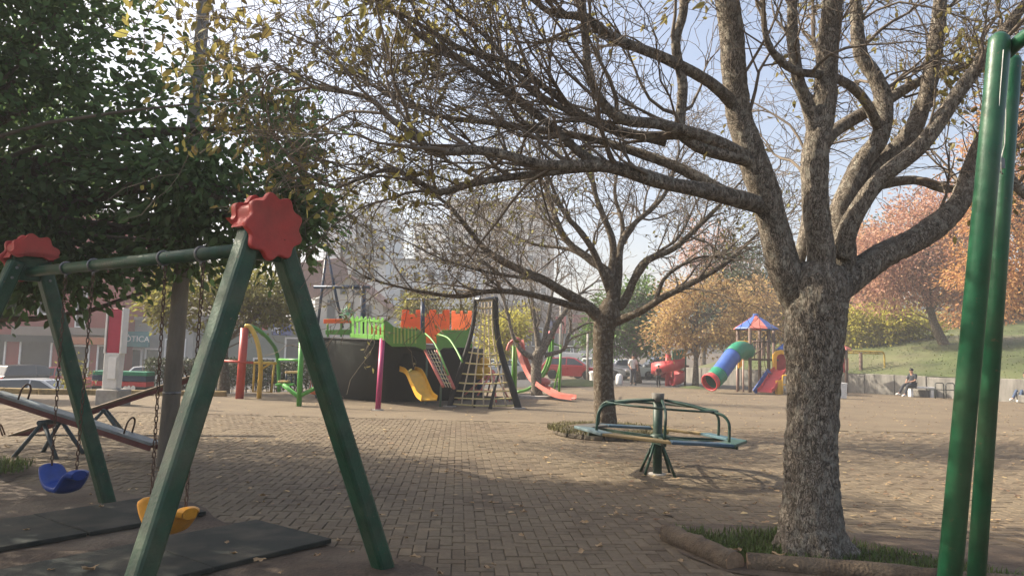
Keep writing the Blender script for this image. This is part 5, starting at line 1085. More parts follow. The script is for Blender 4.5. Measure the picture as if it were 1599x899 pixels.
# ================================================================ STREET: cars
def car(kind, loc, rz, col, label, group='parked cars'):
    pm = mat('car_paint_%d_%d_%d' % tuple(int(c * 99) for c in col), col, .3, .05, 3, coat=.7, dust=.08)
    t = thing('parked_car' if kind != 'pickup' else 'pickup_truck', label, 'car' if kind != 'pickup' else 'pickup', loc, rz, group)
    Lc, Wd = dict(hatch=(3.9, 1.66), suv=(4.4, 1.8), wagon=(4.5, 1.74), sedan=(4.4, 1.72), pickup=(5.2, 1.82))[kind]; h = Lc / 2; w = Wd / 2
    low = dict(hatch=[(-h, .35), (-h + .04, .85), (-h + .12, .95), (.55, .93), (h - .25, .78), (h - .03, .62), (h, .35)], suv=[(-h, .4), (-h + .03, .95), (-h + .1, 1.05), (.7, 1.05), (h - .15, .95), (h, .75), (h, .4)],
               wagon=[(-h, .35), (-h + .03, .85), (-h + .1, .93), (.75, .93), (h - .3, .82), (h - .02, .62), (h, .35)], sedan=[(-h, .35), (-h + .03, .82), (-h + .3, .95), (.75, .93), (h - .3, .80), (h - .02, .62), (h, .35)], pickup=[(-h, .5), (-h, 1.02), (-.55, 1.02), (.9, 1.05), (h - .15, .98), (h, .8), (h, .5)])[kind]
    top = dict(hatch=[(-h + .1, .93), (-h + .42, 1.40), (-.2, 1.48), (.35, 1.42), (1.15, .92)], suv=[(-h + .08, 1.04), (-h + .35, 1.6), (-.3, 1.68), (.4, 1.62), (1.1, 1.04)], wagon=[(-h + .08, .92), (-h + .45, 1.40), (-.4, 1.47), (.3, 1.42), (1.2, .92)], sedan=[(-h + .75, .94), (-1.1, 1.36), (-.35, 1.44), (.25, 1.40), (1.1, .92)], pickup=[(-.6, 1.02), (-.5, 1.65), (.0, 1.74), (.5, 1.70), (1.15, 1.04)])[kind]
    def shell(prof, z0, ws, ins):
        mb = MB(); m = len(prof); vs = []
        for s, f in ((-1, ins), (-1, 0), (1, 0), (1, ins)):
            for (x, z) in prof:
                e = .06 if f else 0; vs.append(Vector((x * (1 - e * .3), s * (ws(z) - f), z - (e * .5 if z > .6 else 0))))
        fs = [(a * m + i, a * m + i + 1, (a + 1) * m + i + 1, (a + 1) * m + i) for a in range(3) for i in range(m - 1)] + [tuple(range(m)), tuple(3 * m + i for i in range(m))[::-1]] + [(a * m + m - 1, a * m, (a + 1) * m, (a + 1) * m + m - 1) for a in range(3)]
        mb.add(vs, fs); return mb
    # lower body with wheel arches cut as profile dips
    z0 = low[0][1]; prof = low[:]
    for cx in (h - .78, -h + .78):
        prof += [(cx + .37, z0 - .12), (cx + .33, z0 + .10), (cx + .18, z0 + .25), (cx, z0 + .29), (cx - .18, z0 + .25), (cx - .33, z0 + .10), (cx - .37, z0 - .12)]
    body = MB(); m = len(prof); vs = []
    for s, f in ((-1, 0), (-1, .05), (1, .05), (1, 0)):
        for x, z in prof:
            yy = w - (.05 if f == 0 else 0); xx = x * (.985 if f == 0 else 1); vs.append(Vector((xx, s * (w if f else w), z)) if f else Vector((xx, s * (w), z)))
    vs = [Vector((x, sy * (w - (.06 if abs(x) > h - .1 else 0)), z)) for sy in (-1, 1) for x, z in prof]
    fs = [tuple(range(m)), tuple(range(2 * m - 1, m - 1, -1))] + [(i, m + i, m + (i + 1) % m, (i + 1) % m) for i in range(m)]
    body.add(vs, fs); bo = body.build('body', pm, t, bevel=.035, segs=2)
    mb = MB(); n = len(top); bw = w - .06; tw = w - .24; zmin = top[0][1]; zmax = max(z for _, z in top)
    yy = lambda z: lerp(bw, tw, (z - zmin) / (zmax - zmin)); vs = [Vector((x, s * yy(z), z)) for s in (-1, 1) for x, z in top]
    mb.add(vs, [tuple(range(n)), tuple(range(2 * n - 1, n - 1, -1))] + [(i, n + i, n + (i + 1) % n, (i + 1) % n) for i in range(n)]); cb = mb.build('cabin', pm, t, bevel=.03, segs=2)
    for s in (-1, 1):    # side glass in two panes, proud of the cabin
        c = Vector((sum(p[0] for p in top) / n, 0, sum(p[1] for p in top) / n)); ins = [(lerp(x, c.x, .13), lerp(z, c.z, .2) - (.01)) for x, z in top]; xm = -.25
        for lo, hi in ((-9, xm - .04), (xm + .04, 9)):
            poly = []
            for i in range(n):
                a, b = ins[i], ins[(i + 1) % n]
                if lo <= a[0] <= hi: poly.append(a)
                for e in (lo, hi):
                    if (a[0] - e) * (b[0] - e) < 0: f = (e - a[0]) / (b[0] - a[0]); poly.append((e, lerp(a[1], b[1], f)))
            if len(poly) > 2:
                cc = (sum(p[0] for p in poly) / len(poly), sum(p[1] for p in poly) / len(poly)); poly.sort(key=lambda p: math.atan2(p[1] - cc[1], p[0] - cc[0]))
                g = MB(); g.prism([Vector((x, s * (yy(z) - .004), z)) for x, z in poly], (0, s * .014, 0)); g.build('side_window', M['glass'], t)
        g = MB(); g.box((.95, s * (w + .06), zmin + .03), (.12, .16, .12)); g.build('mirror', pm, t, bevel=.02)
    for (i, j, nm) in ((n - 2, n - 1, 'windscreen'), (0, 1, 'rear_window')):
        a, b = top[i], top[j]; p0, p1 = (lerp(a[0], b[0], .1), lerp(a[1], b[1], .1)), (lerp(a[0], b[0], .9), lerp(a[1], b[1], .9)); nx, nz = -(p1[1] - p0[1]), (p1[0] - p0[0]); l = math.hypot(nx, nz); nx, nz = nx / l, nz / l
        if (nx > 0) != (nm == 'windscreen'): nx, nz = -nx, -nz
        g = MB(); g.prism([Vector((p0[0], -yy(p0[1]) + .07, p0[1])), Vector((p0[0], yy(p0[1]) - .07, p0[1])), Vector((p1[0], yy(p1[1]) - .07, p1[1])), Vector((p1[0], -yy(p1[1]) + .07, p1[1]))], (nx * .012, 0, nz * .012)); g.build(nm, M['glass'], t)
    r = .33 if kind in ('suv', 'pickup') else .30
    for cx in (h - .78, -h + .78):
        for s in (-1, 1):
            A = Matrix.Rotation(R(90), 3, 'X'); wb = MB(); wb.lathe([(r * .62, -.10), (r * .96, -.10), (r, -.06), (r, .06), (r * .96, .10), (r * .62, .10)], (cx, s * (w - .11), r), 22, axis=A); wo = wb.build('wheel', M['tyre'], t)
            rb = MB(); rb.lathe([(0, -.085), (r * .2, -.09), (r * .6, -.07), (r * .66, -.10), (r * .66, .10), (r * .6, .07), (r * .2, .09), (0, .085)], (cx, s * (w - .11), r), 18, axis=A); rb.build('rim', M['rim'], wo)
    for s in (-1, 1):
        g = MB(); g.box((h - .04, s * (w - .28), .66 + (.15 if kind in ('suv', 'pickup') else 0)), (.10, .36, .13)); g.build('headlight', M['chrome'], t, bevel=.02)
        g = MB(); g.box((-h + .02, s * (w - .16), .80 + (.1 if kind in ('suv', 'pickup') else 0)), (.08, .2, .22)); g.build('tail_light', M['tail'], t, bevel=.02)
    for x in (h, -h): g = MB(); g.box((x * .998, 0, .45), (.08, Wd * .9, .14)); g.build('bumper', M['black'], t, bevel=.02)
    g = MB(); g.box((-h - .03, 0, .62), (.012, .4, .13)); g.build('number_plate', M['white'], t)
    return t
def car_px(kind, px, D, rz, col, label, dz=0): q = P(px, 560, D); return car(kind, (q.x, D, HZ(q.x, D) + .01 + dz), R(rz), col, label)
SIL, WHT, RED, DRK, GRY = (.42, .44, .45), (.68, .68, .66), (.34, .012, .02), (.02, .024, .03), (.16, .17, .18)
car_px('wagon', 72, 35, 2, SIL, 'silver estate car below the left seesaw end, nearest of the left cars', -.05)
car_px('suv', 52, 45, 65, DRK, 'dark sport utility car beside the red shopfront')
car_px('hatch', 100, 46, 15, RED, 'red hatchback at the far left next to the dark car')
car_px('sedan', 244, 46, 8, WHT, 'white car roof showing above the hedge left of the concrete pole')
car_px('hatch', 292, 47, 5, WHT, 'white car roof showing above the hedge right of the concrete pole')
car_px('hatch', 893, 49.5, -14, RED, 'bright red hatchback parked left of the middle tree')
car_px('hatch', 921, 56, -160, WHT, 'white hatchback behind the red hatchback')
car_px('sedan', 938, 52, -30, GRY, 'grey saloon partly behind the middle tree trunk')
car_px('pickup', 888, 80, 172, WHT, 'white pickup far up the street above the red hatchback')
car_px('pickup', 938, 88, 170, SIL, 'silver pickup farther right up the street')
car_px('sedan', 978, 54, 20, SIL, 'silver saloon right of the middle tree trunk')
car_px('suv', 1028, 60, 185, DRK, 'black car behind the red spiral slide')
car_px('wagon', 1130, 60, 180, GRY, 'dark grey estate car behind the tube slide')
car_px('sedan', 785, 52, 175, SIL, 'silver car seen right of the climbing net')
car_px('hatch', 755, 54, 175, WHT, 'white car seen through the climbing net')

# ================================================================ buildings
def facade(name, label, x0, x1, ytop, D, wall_m, wins, depth=8, base=None, roof=None, win_m=None, frame_m=None, parts=None):
    """x0,x1,ytop in picture px at depth D; wins: list of (x0,y0,x1,y1) px"""
    a, b = P(x0, 560, D), P(x1, 560, D); zt = P((x0 + x1) / 2, ytop, D).z; zb = min(HZ(a.x, D), HZ(b.x, D)) - .5 if base is None else base
    t = thing(name, label, 'building', ((a.x + b.x) / 2, D, zb)); mb = MB(); mb.box(((a.x + b.x) / 2, D + depth / 2, (zb + zt) / 2), (b.x - a.x, depth, zt - zb)); mb.build('wall', wall_m, t, world=True)
    mb = MB(); mb.box(((a.x + b.x) / 2, D + depth / 2 - .1, zt + .12), (b.x - a.x + .3, depth + .3, .25)); mb.build('parapet', frame_m or M['conc'], t, world=True)
    for (wx0, wy0, wx1, wy1) in wins:
        p, q = P(wx0, wy1, D), P(wx1, wy0, D); wd, ht = q.x - p.x, q.z - p.z; c = Vector(((p.x + q.x) / 2, D, (p.z + q.z) / 2))
        f = MB(); th = min(.12, wd * .12)
        for (cx, cz, sx, sz) in ((0, ht / 2, wd + th, th), (0, -ht / 2, wd + th, th), (-wd / 2, 0, th, ht - th), (wd / 2, 0, th, ht - th)): f.box(c + Vector((cx, -.03, cz)), (sx, .12, sz))
        fo = f.build('window', frame_m or M['white'], t, world=True); g = MB(); g.box(c + Vector((0, -.002, 0)), (wd - th, .03, ht - th)); g.build('pane', win_m or M['glass'], fo, world=True)
    return t
RW = mat('red_wall_paint', (.22, .030, .026), .8, .15, .8, bump=.2); CRM = mat('cream_plaster', (.70, .64, .52), .85, .1, .5, bump=.2); GRW = mat('grey_plaster', (.72, .73, .72), .85, .08, .4, bump=.15); WHW = mat('white_plaster', (.80, .79, .76), .85, .07, .4, bump=.15); BRW = mat('brown_render', (.20, .16, .135), .85, .15, .5); TGR = mat('taupe_tower_wall', (.40, .365, .33), .85, .1, .3); TEAL = mat('teal_sign', (.02, .16, .17), .5, .1, 3); NAVY = mat('navy_sign', (.015, .04, .17), .5, .1, 3); SHUT = mat('grey_green_shutter', (.16, .18, .15), .7, .2, 4, stretch=(.2, 1, 12)); TILE = mat('red_roof_tile', (.20, .10, .08), .85, .3, 3, stretch=(6, 1, 1), bump=.4)
DARKIN = mat('shop_interior', (.03, .028, .026), .8, .3, 2)
t = facade('shop_building', 'two-storey red painted shop building at the far left', -120, 186, 330, 56, RW, [(28, 532, 82, 596), (104, 540, 140, 596), (118, 455, 137, 510), (150, 540, 180, 596), (60, 440, 85, 490), (-60, 530, 10, 596), (-40, 440, 0, 490)], win_m=DARKIN)
for x0, x1, y0, y1, m_, n_ in ((20, 186, 513, 523, BRW, 'cornice'), (88, 186, 524, 536, mat('orange_fascia', (.40, .13, .05), .6, .1, 3), 'fascia_sign'), (-60, 86, 524, 531, M['black'], 'fascia_sign')):
    a, b = P(x0, y1, 55.7), P(x1, y0, 55.7); mb = MB(); mb.box(((a.x + b.x) / 2, 55.75, (a.z + b.z) / 2), (b.x - a.x, .5, b.z - a.z)); mb.build(n_, m_, t, world=True)
text_mesh('letters', 'S', 1.5, M['white'], t, ROOTM[t.name].inverted() @ P(101, 553, 55.6), (R(90), 0, 0), .02)
facade('apartment_building', 'cream apartment block behind the red and white totem', 186, 268, 395, 70, CRM, [(192 + 20 * i, 405 + 30 * j, 203 + 20 * i, 421 + 30 * j) for i in range(4) for j in range(4)], depth=10)
t = facade('optician_shop', 'low glazed shop with a teal sign reading ÓTICA', 182, 300, 500, 58, mat('grey_shop_wall', (.28, .28, .26), .8, .1, 1), [(196, 545, 222, 580), (226, 545, 250, 580), (256, 530, 290, 580)], win_m=mat('teal_glass', (.03, .06, .065), .15, .2, 2, spec=.8))
a, b = P(190, 541, 56.8), P(233, 518, 56.8); mb = MB(); mb.box(((a.x + b.x) / 2, 56.9, (a.z + b.z) / 2), (b.x - a.x, .3, b.z - a.z)); sg = mb.build('sign_board', TEAL, t, world=True, bevel=.03)
text_mesh('letters', 'ÓTICA', .62, M['white'], t, ROOTM[t.name].inverted() @ P(214, 529.5, 56.72), (R(90), 0, 0), .02)
t = facade('shop_building', 'grey shuttered shop with a navy sign behind the outdoor gym', 300, 478, 498, 60, SHUT, [(312, 530, 340, 575), (395, 560, 430, 590), (445, 528, 470, 560)], win_m=M['glass'])
a, b = P(424, 523, 58.8), P(456, 507, 58.8); mb = MB(); mb.box(((a.x + b.x) / 2, 58.9, (a.z + b.z) / 2), (b.x - a.x, .3, b.z - a.z)); mb.build('sign_board', NAVY, t, world=True, bevel=.03); a, b = P(409, 515, 58.8), P(417, 507, 58.8); mb = MB(); mb.box(((a.x + b.x) / 2, 58.9, (a.z + b.z) / 2), (b.x - a.x, .25, b.z - a.z)); mb.build('sign_square', RP, t, world=True)
text_mesh('letters', 'ing', .62, M['white'], t, ROOTM[t.name].inverted() @ P(431, 513.5, 58.7), (R(90), 0, 0), .02)
# gabled house
def house():
    D = 62; t = thing('gabled_house', 'grey gabled house with red tiled side roof behind the ship masts', 'house', (P(545, 560, D).x, D, -1))
    g = [(492, 600), (492, 468), (503, 462), (545, 434), (598, 476), (602, 600)]; pts = [P(x, y, D) for x, y in g]; mb = MB(); mb.prism(pts, (0, 9, 0)); mb.build('wall', mat('warm_grey_plaster', (.50, .47, .41), .85, .1, .6, bump=.2), t, world=True)
    for p, q in (((499, 466), (545, 431)), ((545, 431), (604, 482))):
        a, b = P(*p, D - .5), P(*q, D - .5); mb = MB(); mb.prism([a, b, b + Vector((0, 0, .14)), a + Vector((0, 0, .14))], (0, 10, 0)); mb.build('roof', TILE, t, world=True)
    a = [P(x, y, D - .3) for x, y in ((455, 412), (512, 405), (520, 440), (500, 463), (470, 470))]; mb = MB(); mb.prism(a, (0, 6, 1.0)); mb.build('side_roof', TILE, t, world=True)
    for x0, y0, x1, y1 in ((532, 445, 544, 459), (551, 444, 563, 460), (511, 469, 524, 497), (541, 472, 552, 490), (570, 476, 580, 492)):
        p, q = P(x0, y1, D), P(x1, y0, D); c = (p + q) / 2; mb = MB(); mb.box(c + Vector((0, -.03, 0)), (q.x - p.x + .14, .1, q.z - p.z + .14)); fo = mb.build('window', M['conc'], t, world=True); mb = MB(); mb.box(c + Vector((0, -.09, 0)), (q.x - p.x, .04, q.z - p.z)); mb.build('pane', M['glass'], fo, world=True)
house()
# grey hall with angular framed windows
def hall():
    D = 84; t = thing('grey_hall', 'tall pale grey building with four angular dark-framed windows behind the house', 'building', (P(560, 560, D).x, D, 0))
    mb = MB(); mb.prism([P(x, y, D) for x, y in ((505, 600), (505, 320), (603, 314), (603, 600))], (0, 14, 0)); mb.build('wall', GRW, t, world=True)
    mb = MB(); mb.prism([P(x, y, D - .35) for x, y in ((516, 600), (530, 376), (602, 371), (602, 600))], (0, .3, 0)); mb.build('front_wall', mat('grey_plaster_front', (.62, .62, .59), .85, .08, .4), t, world=True)
    Q = [[(534, 377), (556, 384), (556, 402), (534, 410)], [(556, 352), (581, 352), (575, 386), (562, 386)], [(573, 388), (598, 378), (598, 412), (574, 402)], [(558, 404), (574, 404), (584, 432), (551, 432)]]
    for q in Q:
        c = (sum(p[0] for p in q) / 4, sum(p[1] for p in q) / 4); f = MB(); n = 4; pts = [P(x, y, D - .6) for x, y in q]
        for i in range(4): f.bar(pts[i], pts[(i + 1) % 4], .28, .28, (0, 1, 0))
        fo = f.build('window', M['black'], t, world=True); g = MB(); g.prism([P(x, y, D - .5) for x, y in q], (0, .1, 0)); g.build('pane', mat('pale_window_pane', (.30, .31, .30), .2, .1, 1, spec=.8), fo, world=True)
hall()
facade('white_building', 'white low-rise building behind the orange castle wall', 604, 742, 408, 90, WHW, [(624 + 22 * i, 425 + 28 * j, 634 + 22 * i, 440 + 28 * j) for i in range(5) for j in range(4)], depth=10)
facade('apartment_building', 'slim white block with a bright flank beyond the white low-rise', 640, 690, 352, 110, WHW, [(648 + 14 * i, 365 + 18 * j, 655 + 14 * i, 376 + 18 * j) for i in range(3) for j in range(4)], depth=12)
facade('tower_block', 'tall taupe tower block seen through the middle tree branches', 694, 862, 316, 130, TGR, [(704 + 20 * i, 330 + 17 * j, 713 + 20 * i, 340 + 17 * j) for i in range(8) for j in range(9)], depth=20, win_m=mat('dull_window_pane', (.10, .11, .115), .3, .2, 1))
t = facade('shop_building', 'low brown commercial building with red and blue signs behind the red hatchback', 742, 960, 478, 100, BRW, [(755 + 25 * i, 512, 772 + 25 * i, 540) for i in range(8)], depth=12, base=0)
for x0, x1, y0, y1, m_ in ((852, 872, 500, 512, NAVY), (868, 884, 494, 520, RP), (800, 842, 512, 518, RP), (895, 930, 492, 503, mat('dull_red_awning', (.22, .05, .05), .7, .2, 3))):
    a, b = P(x0, y1, 98.5), P(x1, y0, 98.5); mb = MB(); mb.box(((a.x + b.x) / 2, 98.8, (a.z + b.z) / 2), (b.x - a.x, .5, b.z - a.z)); mb.build('sign_board', m_, t, world=True)
facade('apartment_building', 'pale block glimpsed behind the green tree right of the middle trunk', 960, 1060, 520, 120, CRM, [(970 + 18 * i, 530, 980 + 18 * i, 545) for i in range(5)], depth=12, base=0)

# distant wooded rise closing the horizon
def far_wood():
    rnd = random.Random(3); pos = []; ax = []; sz = []; o = thing('far_wood_root', '', '', (0, 0, 0)); 
    for k in range(16000):
        a = rnd.uniform(-.75, .95); D = rnd.uniform(150, 175); x = a * D; top = 8 + 5 * noise.noise(Vector((x * .03, 1, 1))) + 4 * noise.noise(Vector((x * .1, 5, 1))) + (10 * sstep(.1, .6, a)); z = rnd.uniform(0, 1) ** .8 * top
        pos.append((x, D, z)); ax.append((rnd.gauss(0, 1), rnd.gauss(0, 1), rnd.gauss(0, .6))); sz.append(rnd.uniform(1.2, 2.4))
    w = np_leaves('far_wood', pos, ax, np.array(sz), leafmat('far_foliage', (.075, .085, .03), .4, .2), o, width=.9, seed=1); w.parent = None; bpy.data.objects.remove(o); tag(w, 'distant dull green wooded rise behind the buildings', 'wood', kind='stuff')
far_wood()

# ================================================================ totem, painted wall, hedge, bins, benches
def totem():
    b = G(172, 632); D = b.y; t = thing('totem_sign', 'red and white totem sign on a concrete block behind the seesaws', 'sign', b, R(-8)); s = D / F
    mb = MB(); mb.box((0, .1, .19), (.62, .55, .42)); mb.build('base', M['conc'], t, bevel=.03)
    mb = MB(); mb.prism([(-.20, -.1, .40), (.20, -.1, .40), (.235, -.1, 1.30), (-.205, -.1, 1.30)], (0, .22, 0)); w_ = mb.build('lower_panel', mat('worn_white_panel', (.60, .59, .56), .45, .12, 6), t, bevel=.02)
    mb = MB(); mb.box((.06, -.112, .92), (.22, .02, .55)); mb.build('inset', M['white'], w_, bevel=.008)
    mb = MB(); mb.box((.03, 0, 1.86), (.36, .18, 1.12)); mb.build('upper_panel', mat('red_totem_panel', (.38, .03, .06), .45, .12, 3), t, bevel=.01)
    for x in (-.19, .24): mb = MB(); mb.box((x, 0, 1.86), (.05, .22, 1.14)); mb.build('side_trim', M['white'], t, bevel=.006)
totem()
def painted_wall():
    D = 26.0; x0, x1 = P(143, 600, D).x, P(228, 600, D).x; t = thing('painted_counter', 'low stall counter with green navy and red stripes beside the totem', 'stall', ((x0 + x1) / 2, D, -.6)); W_ = x1 - x0; c = (x0 + x1) / 2
    zs = [P(180, y, D).z for y in (579, 586, 595, 603, 628)]; cols = [GP, NB, RP, M['black']]
    for i in range(4):
        mb = MB(); mb.box((c, D + .3, (zs[i] + zs[i + 1]) / 2), (W_ - .004 * i, .6 + .03 * (i % 2), zs[i] - zs[i + 1] - .01)); mb.build('stripe_board', cols[i], t, world=True, bevel=.01)
    mb = MB()
    q = P(202, 611, D - .05)
    for (dx, dz, rx, rz) in ((0, 0, .2, .13), (-.14, .1, .08, .09), (.13, .12, .08, .09), (-.02, .14, .06, .07)): mb.add([q + Vector((dx + rx * math.cos(a), -.02 - abs(dx) * .02, dz + rz * math.sin(a))) for a in np.linspace(0, 6.283, 15)[:-1]], [tuple(range(14))])
    mb.build('white_emblem', M['white'], t, world=True)
    text_mesh('letters', 'T', .2, M['white'], t, ROOTM[t.name].inverted() @ P(150, 597, D - .03), (R(90), 0, 0), .005)
painted_wall()
def hedge():
    rnd = random.Random(8); b = P(365, 606, 27.5); t = thing('hedge', 'dark clipped hedge behind the outdoor gym and small tree', 'hedge', (b.x, 27.5, 0)); pos = []; ax = []; sz = []
    for k in range(9000):
        x = rnd.uniform(225, 505); D = rnd.uniform(27, 28.2); q = P(x, 600, D); z = rnd.random() ** .7 * (1.05 + .12 * noise.noise(Vector((q.x * 1.5, 0, 0)))); pos.append((q.x, D, z)); ax.append((rnd.gauss(0, 1), rnd.gauss(-.3, 1), rnd.gauss(.3, .8))); sz.append(rnd.uniform(.06, .13))
    np_leaves('foliage', pos, ax, np.array(sz), leafmat('hedge_leaf', (.05, .062, .026), .5, .2), t, seed=4); mb = MB()
    for k in range(160):
        x = rnd.uniform(225, 505); q = P(x, 600, 27.6); mb.tube([(q.x, 27.6, HZ(q.x, 27.6) - .05), (q.x + rnd.gauss(0, .1), 27.6 + rnd.gauss(0, .1), 1.0)], .012, 4, cap=False)
    mb.build('stems', TWIG, t, world=True)['kind'] = 'stuff'
    rnd = random.Random(12); b = P(112, 610, 24); t = thing('shrub', 'yellowish shrub beside the silver estate car', 'shrub', (b.x, 24, -.3)); pos = []; ax = []; sz = []
    for k in range(900): q = b + Vector((rnd.gauss(0, .22), rnd.gauss(0, .2), rnd.gauss(.35, .32))); pos.append(q); ax.append((rnd.gauss(0, 1), rnd.gauss(0, 1), rnd.gauss(.2, 1))); sz.append(rnd.uniform(.05, .12))
    np_leaves('foliage', pos, ax, np.array(sz), OL, t, seed=6)
    mb = MB()
    for k in range(9): mb.tube([b + Vector((rnd.gauss(0, .05), rnd.gauss(0, .05), -.5)), b + Vector((rnd.gauss(0, .25), rnd.gauss(0, .2), .5))], .012, 4)
    mb.build('stems', TWIG, t, world=True)['kind'] = 'stuff'
hedge()
def bins():
    b = G(929, 600); t = thing('litter_bin', 'white drum litter bin left of the middle tree trunk', 'bin', b); mb = MB(); mb.lathe([(.26, 0), (.30, .1), (.31, .55), (.33, .57), (.33, .62), (.30, .63)], seg=20); mb.build('drum', M['white'], t); mb = MB(); mb.lathe([(.34, .60), (.35, .70), (.22, .74), (0, .75)], seg=20); mb.build('lid', M['white'], t)
    b = G(1312, 622); t = thing('slatted_crate', 'white slatted bin right of the near trunk', 'bin', b)
    for k in range(8): mb = MB(); mb.box((0, 0, .06 + k * .085), (.40 + .01 * k, .40, .07)); mb.build('slat', M['white'], t, bevel=.008)
    b = G(967, 601); t = thing('litter_bin', 'small white bin right of the middle tree trunk', 'bin', b); mb = MB(); mb.lathe([(.16, 0), (.2, .1), (.2, .5), (.12, .62), (0, .64)], seg=16); mb.build('drum', M['white'], t)
    # mounds at the far edge of the plaza
    for (x, y, rx, lab, m) in ((905, 603, 1.5, 'low grassy mound left of the middle tree', .35), (1090, 607, .6, 'small mound at the foot of the tan autumn tree', .12)):
        b = G(x, y); mb = MB(); mb.grid(lambda u, v: b + Vector(((u * 2 - 1) * rx, 1.0 + (v * 2 - 1) * 1.0, m * max(0, 1 - (u * 2 - 1) ** 2) ** .8 * max(0, 1 - (v * 2 - 1) ** 2) + .004)), 16, 10); o = mb.build('mound', mat('hill_turf', (0, 0, 0))); tag(o, kind='structure')
    # white bench with slab top
    b = P(1438, 617, 36.4); b.z = 0; t = thing('bench', 'white concrete slab bench before the retaining wall', 'bench', b, R(-8)); mb = MB(); mb.box((0, 0, .46), (1.15, .42, .09)); mb.build('seat', M['white'], t, bevel=.015)
    for s in (-.47, .47): mb = MB(); mb.box((s, 0, .205), (.12, .36, .42)); mb.build('leg', M['white'], t, bevel=.01)
    b = P(1480, 616, 35.0); b.z = 0; t = thing('metal_bench', 'dark metal pipe bench right of the white bench', 'bench', b); dm = mat('dark_bench_metal', (.04, .05, .045), .5, .2, 9)
    for s in (-.5, 0., .5): mb = MB(); mb.tube([(s - .2, -.2, .02), (s - .2, -.2, .68), (s - .14, -.2, .74), (s + .14, -.2, .74), (s + .2, -.2, .68), (s + .2, -.2, .02)], .025, 8); mb.build('frame', dm, t)
    for k in range(4): mb = MB(); mb.box((0, -.12 + k * .1, .42), (1.7, .08, .03)); mb.build('slat', dm, t)
    for k in range(3):   # grey ledges along the wall
        q = WA + WD * (9.8 + 2.4 * k) - WNn * .25; mb = MB(); mb.box((q.x, q.y, .17), (.9, .4, .34), math.atan2(WD.y, WD.x)); o = mb.build('stone_block', M['concdark'], bevel=.03); tag(o, ['grey stone block at the wall foot, left one', 'grey stone block at the wall foot, middle one', 'grey stone block at the wall foot, right one'][k], 'stone', 'stone blocks at the wall foot')
    # thin street posts
    for (x, y0, y1, lab) in ((917, 597, 520, 'slim grey street post left of the middle tree'), (875, 600, 470, 'tall thin grey street lamp post behind the pink slide')):
        b = G(x, y0); t = thing('street_post', lab, 'post', b); pipe([b, P(x + 1, y1, b.y)], .07, M['conc'], 'shaft', t, 12); mb = MB(); mb.lathe([(.09, -.02), (.1, .05), (0, .09)], P(x + 1, y1, b.y), 12); mb.build('cap', M['steel'], t, world=True)
bins()

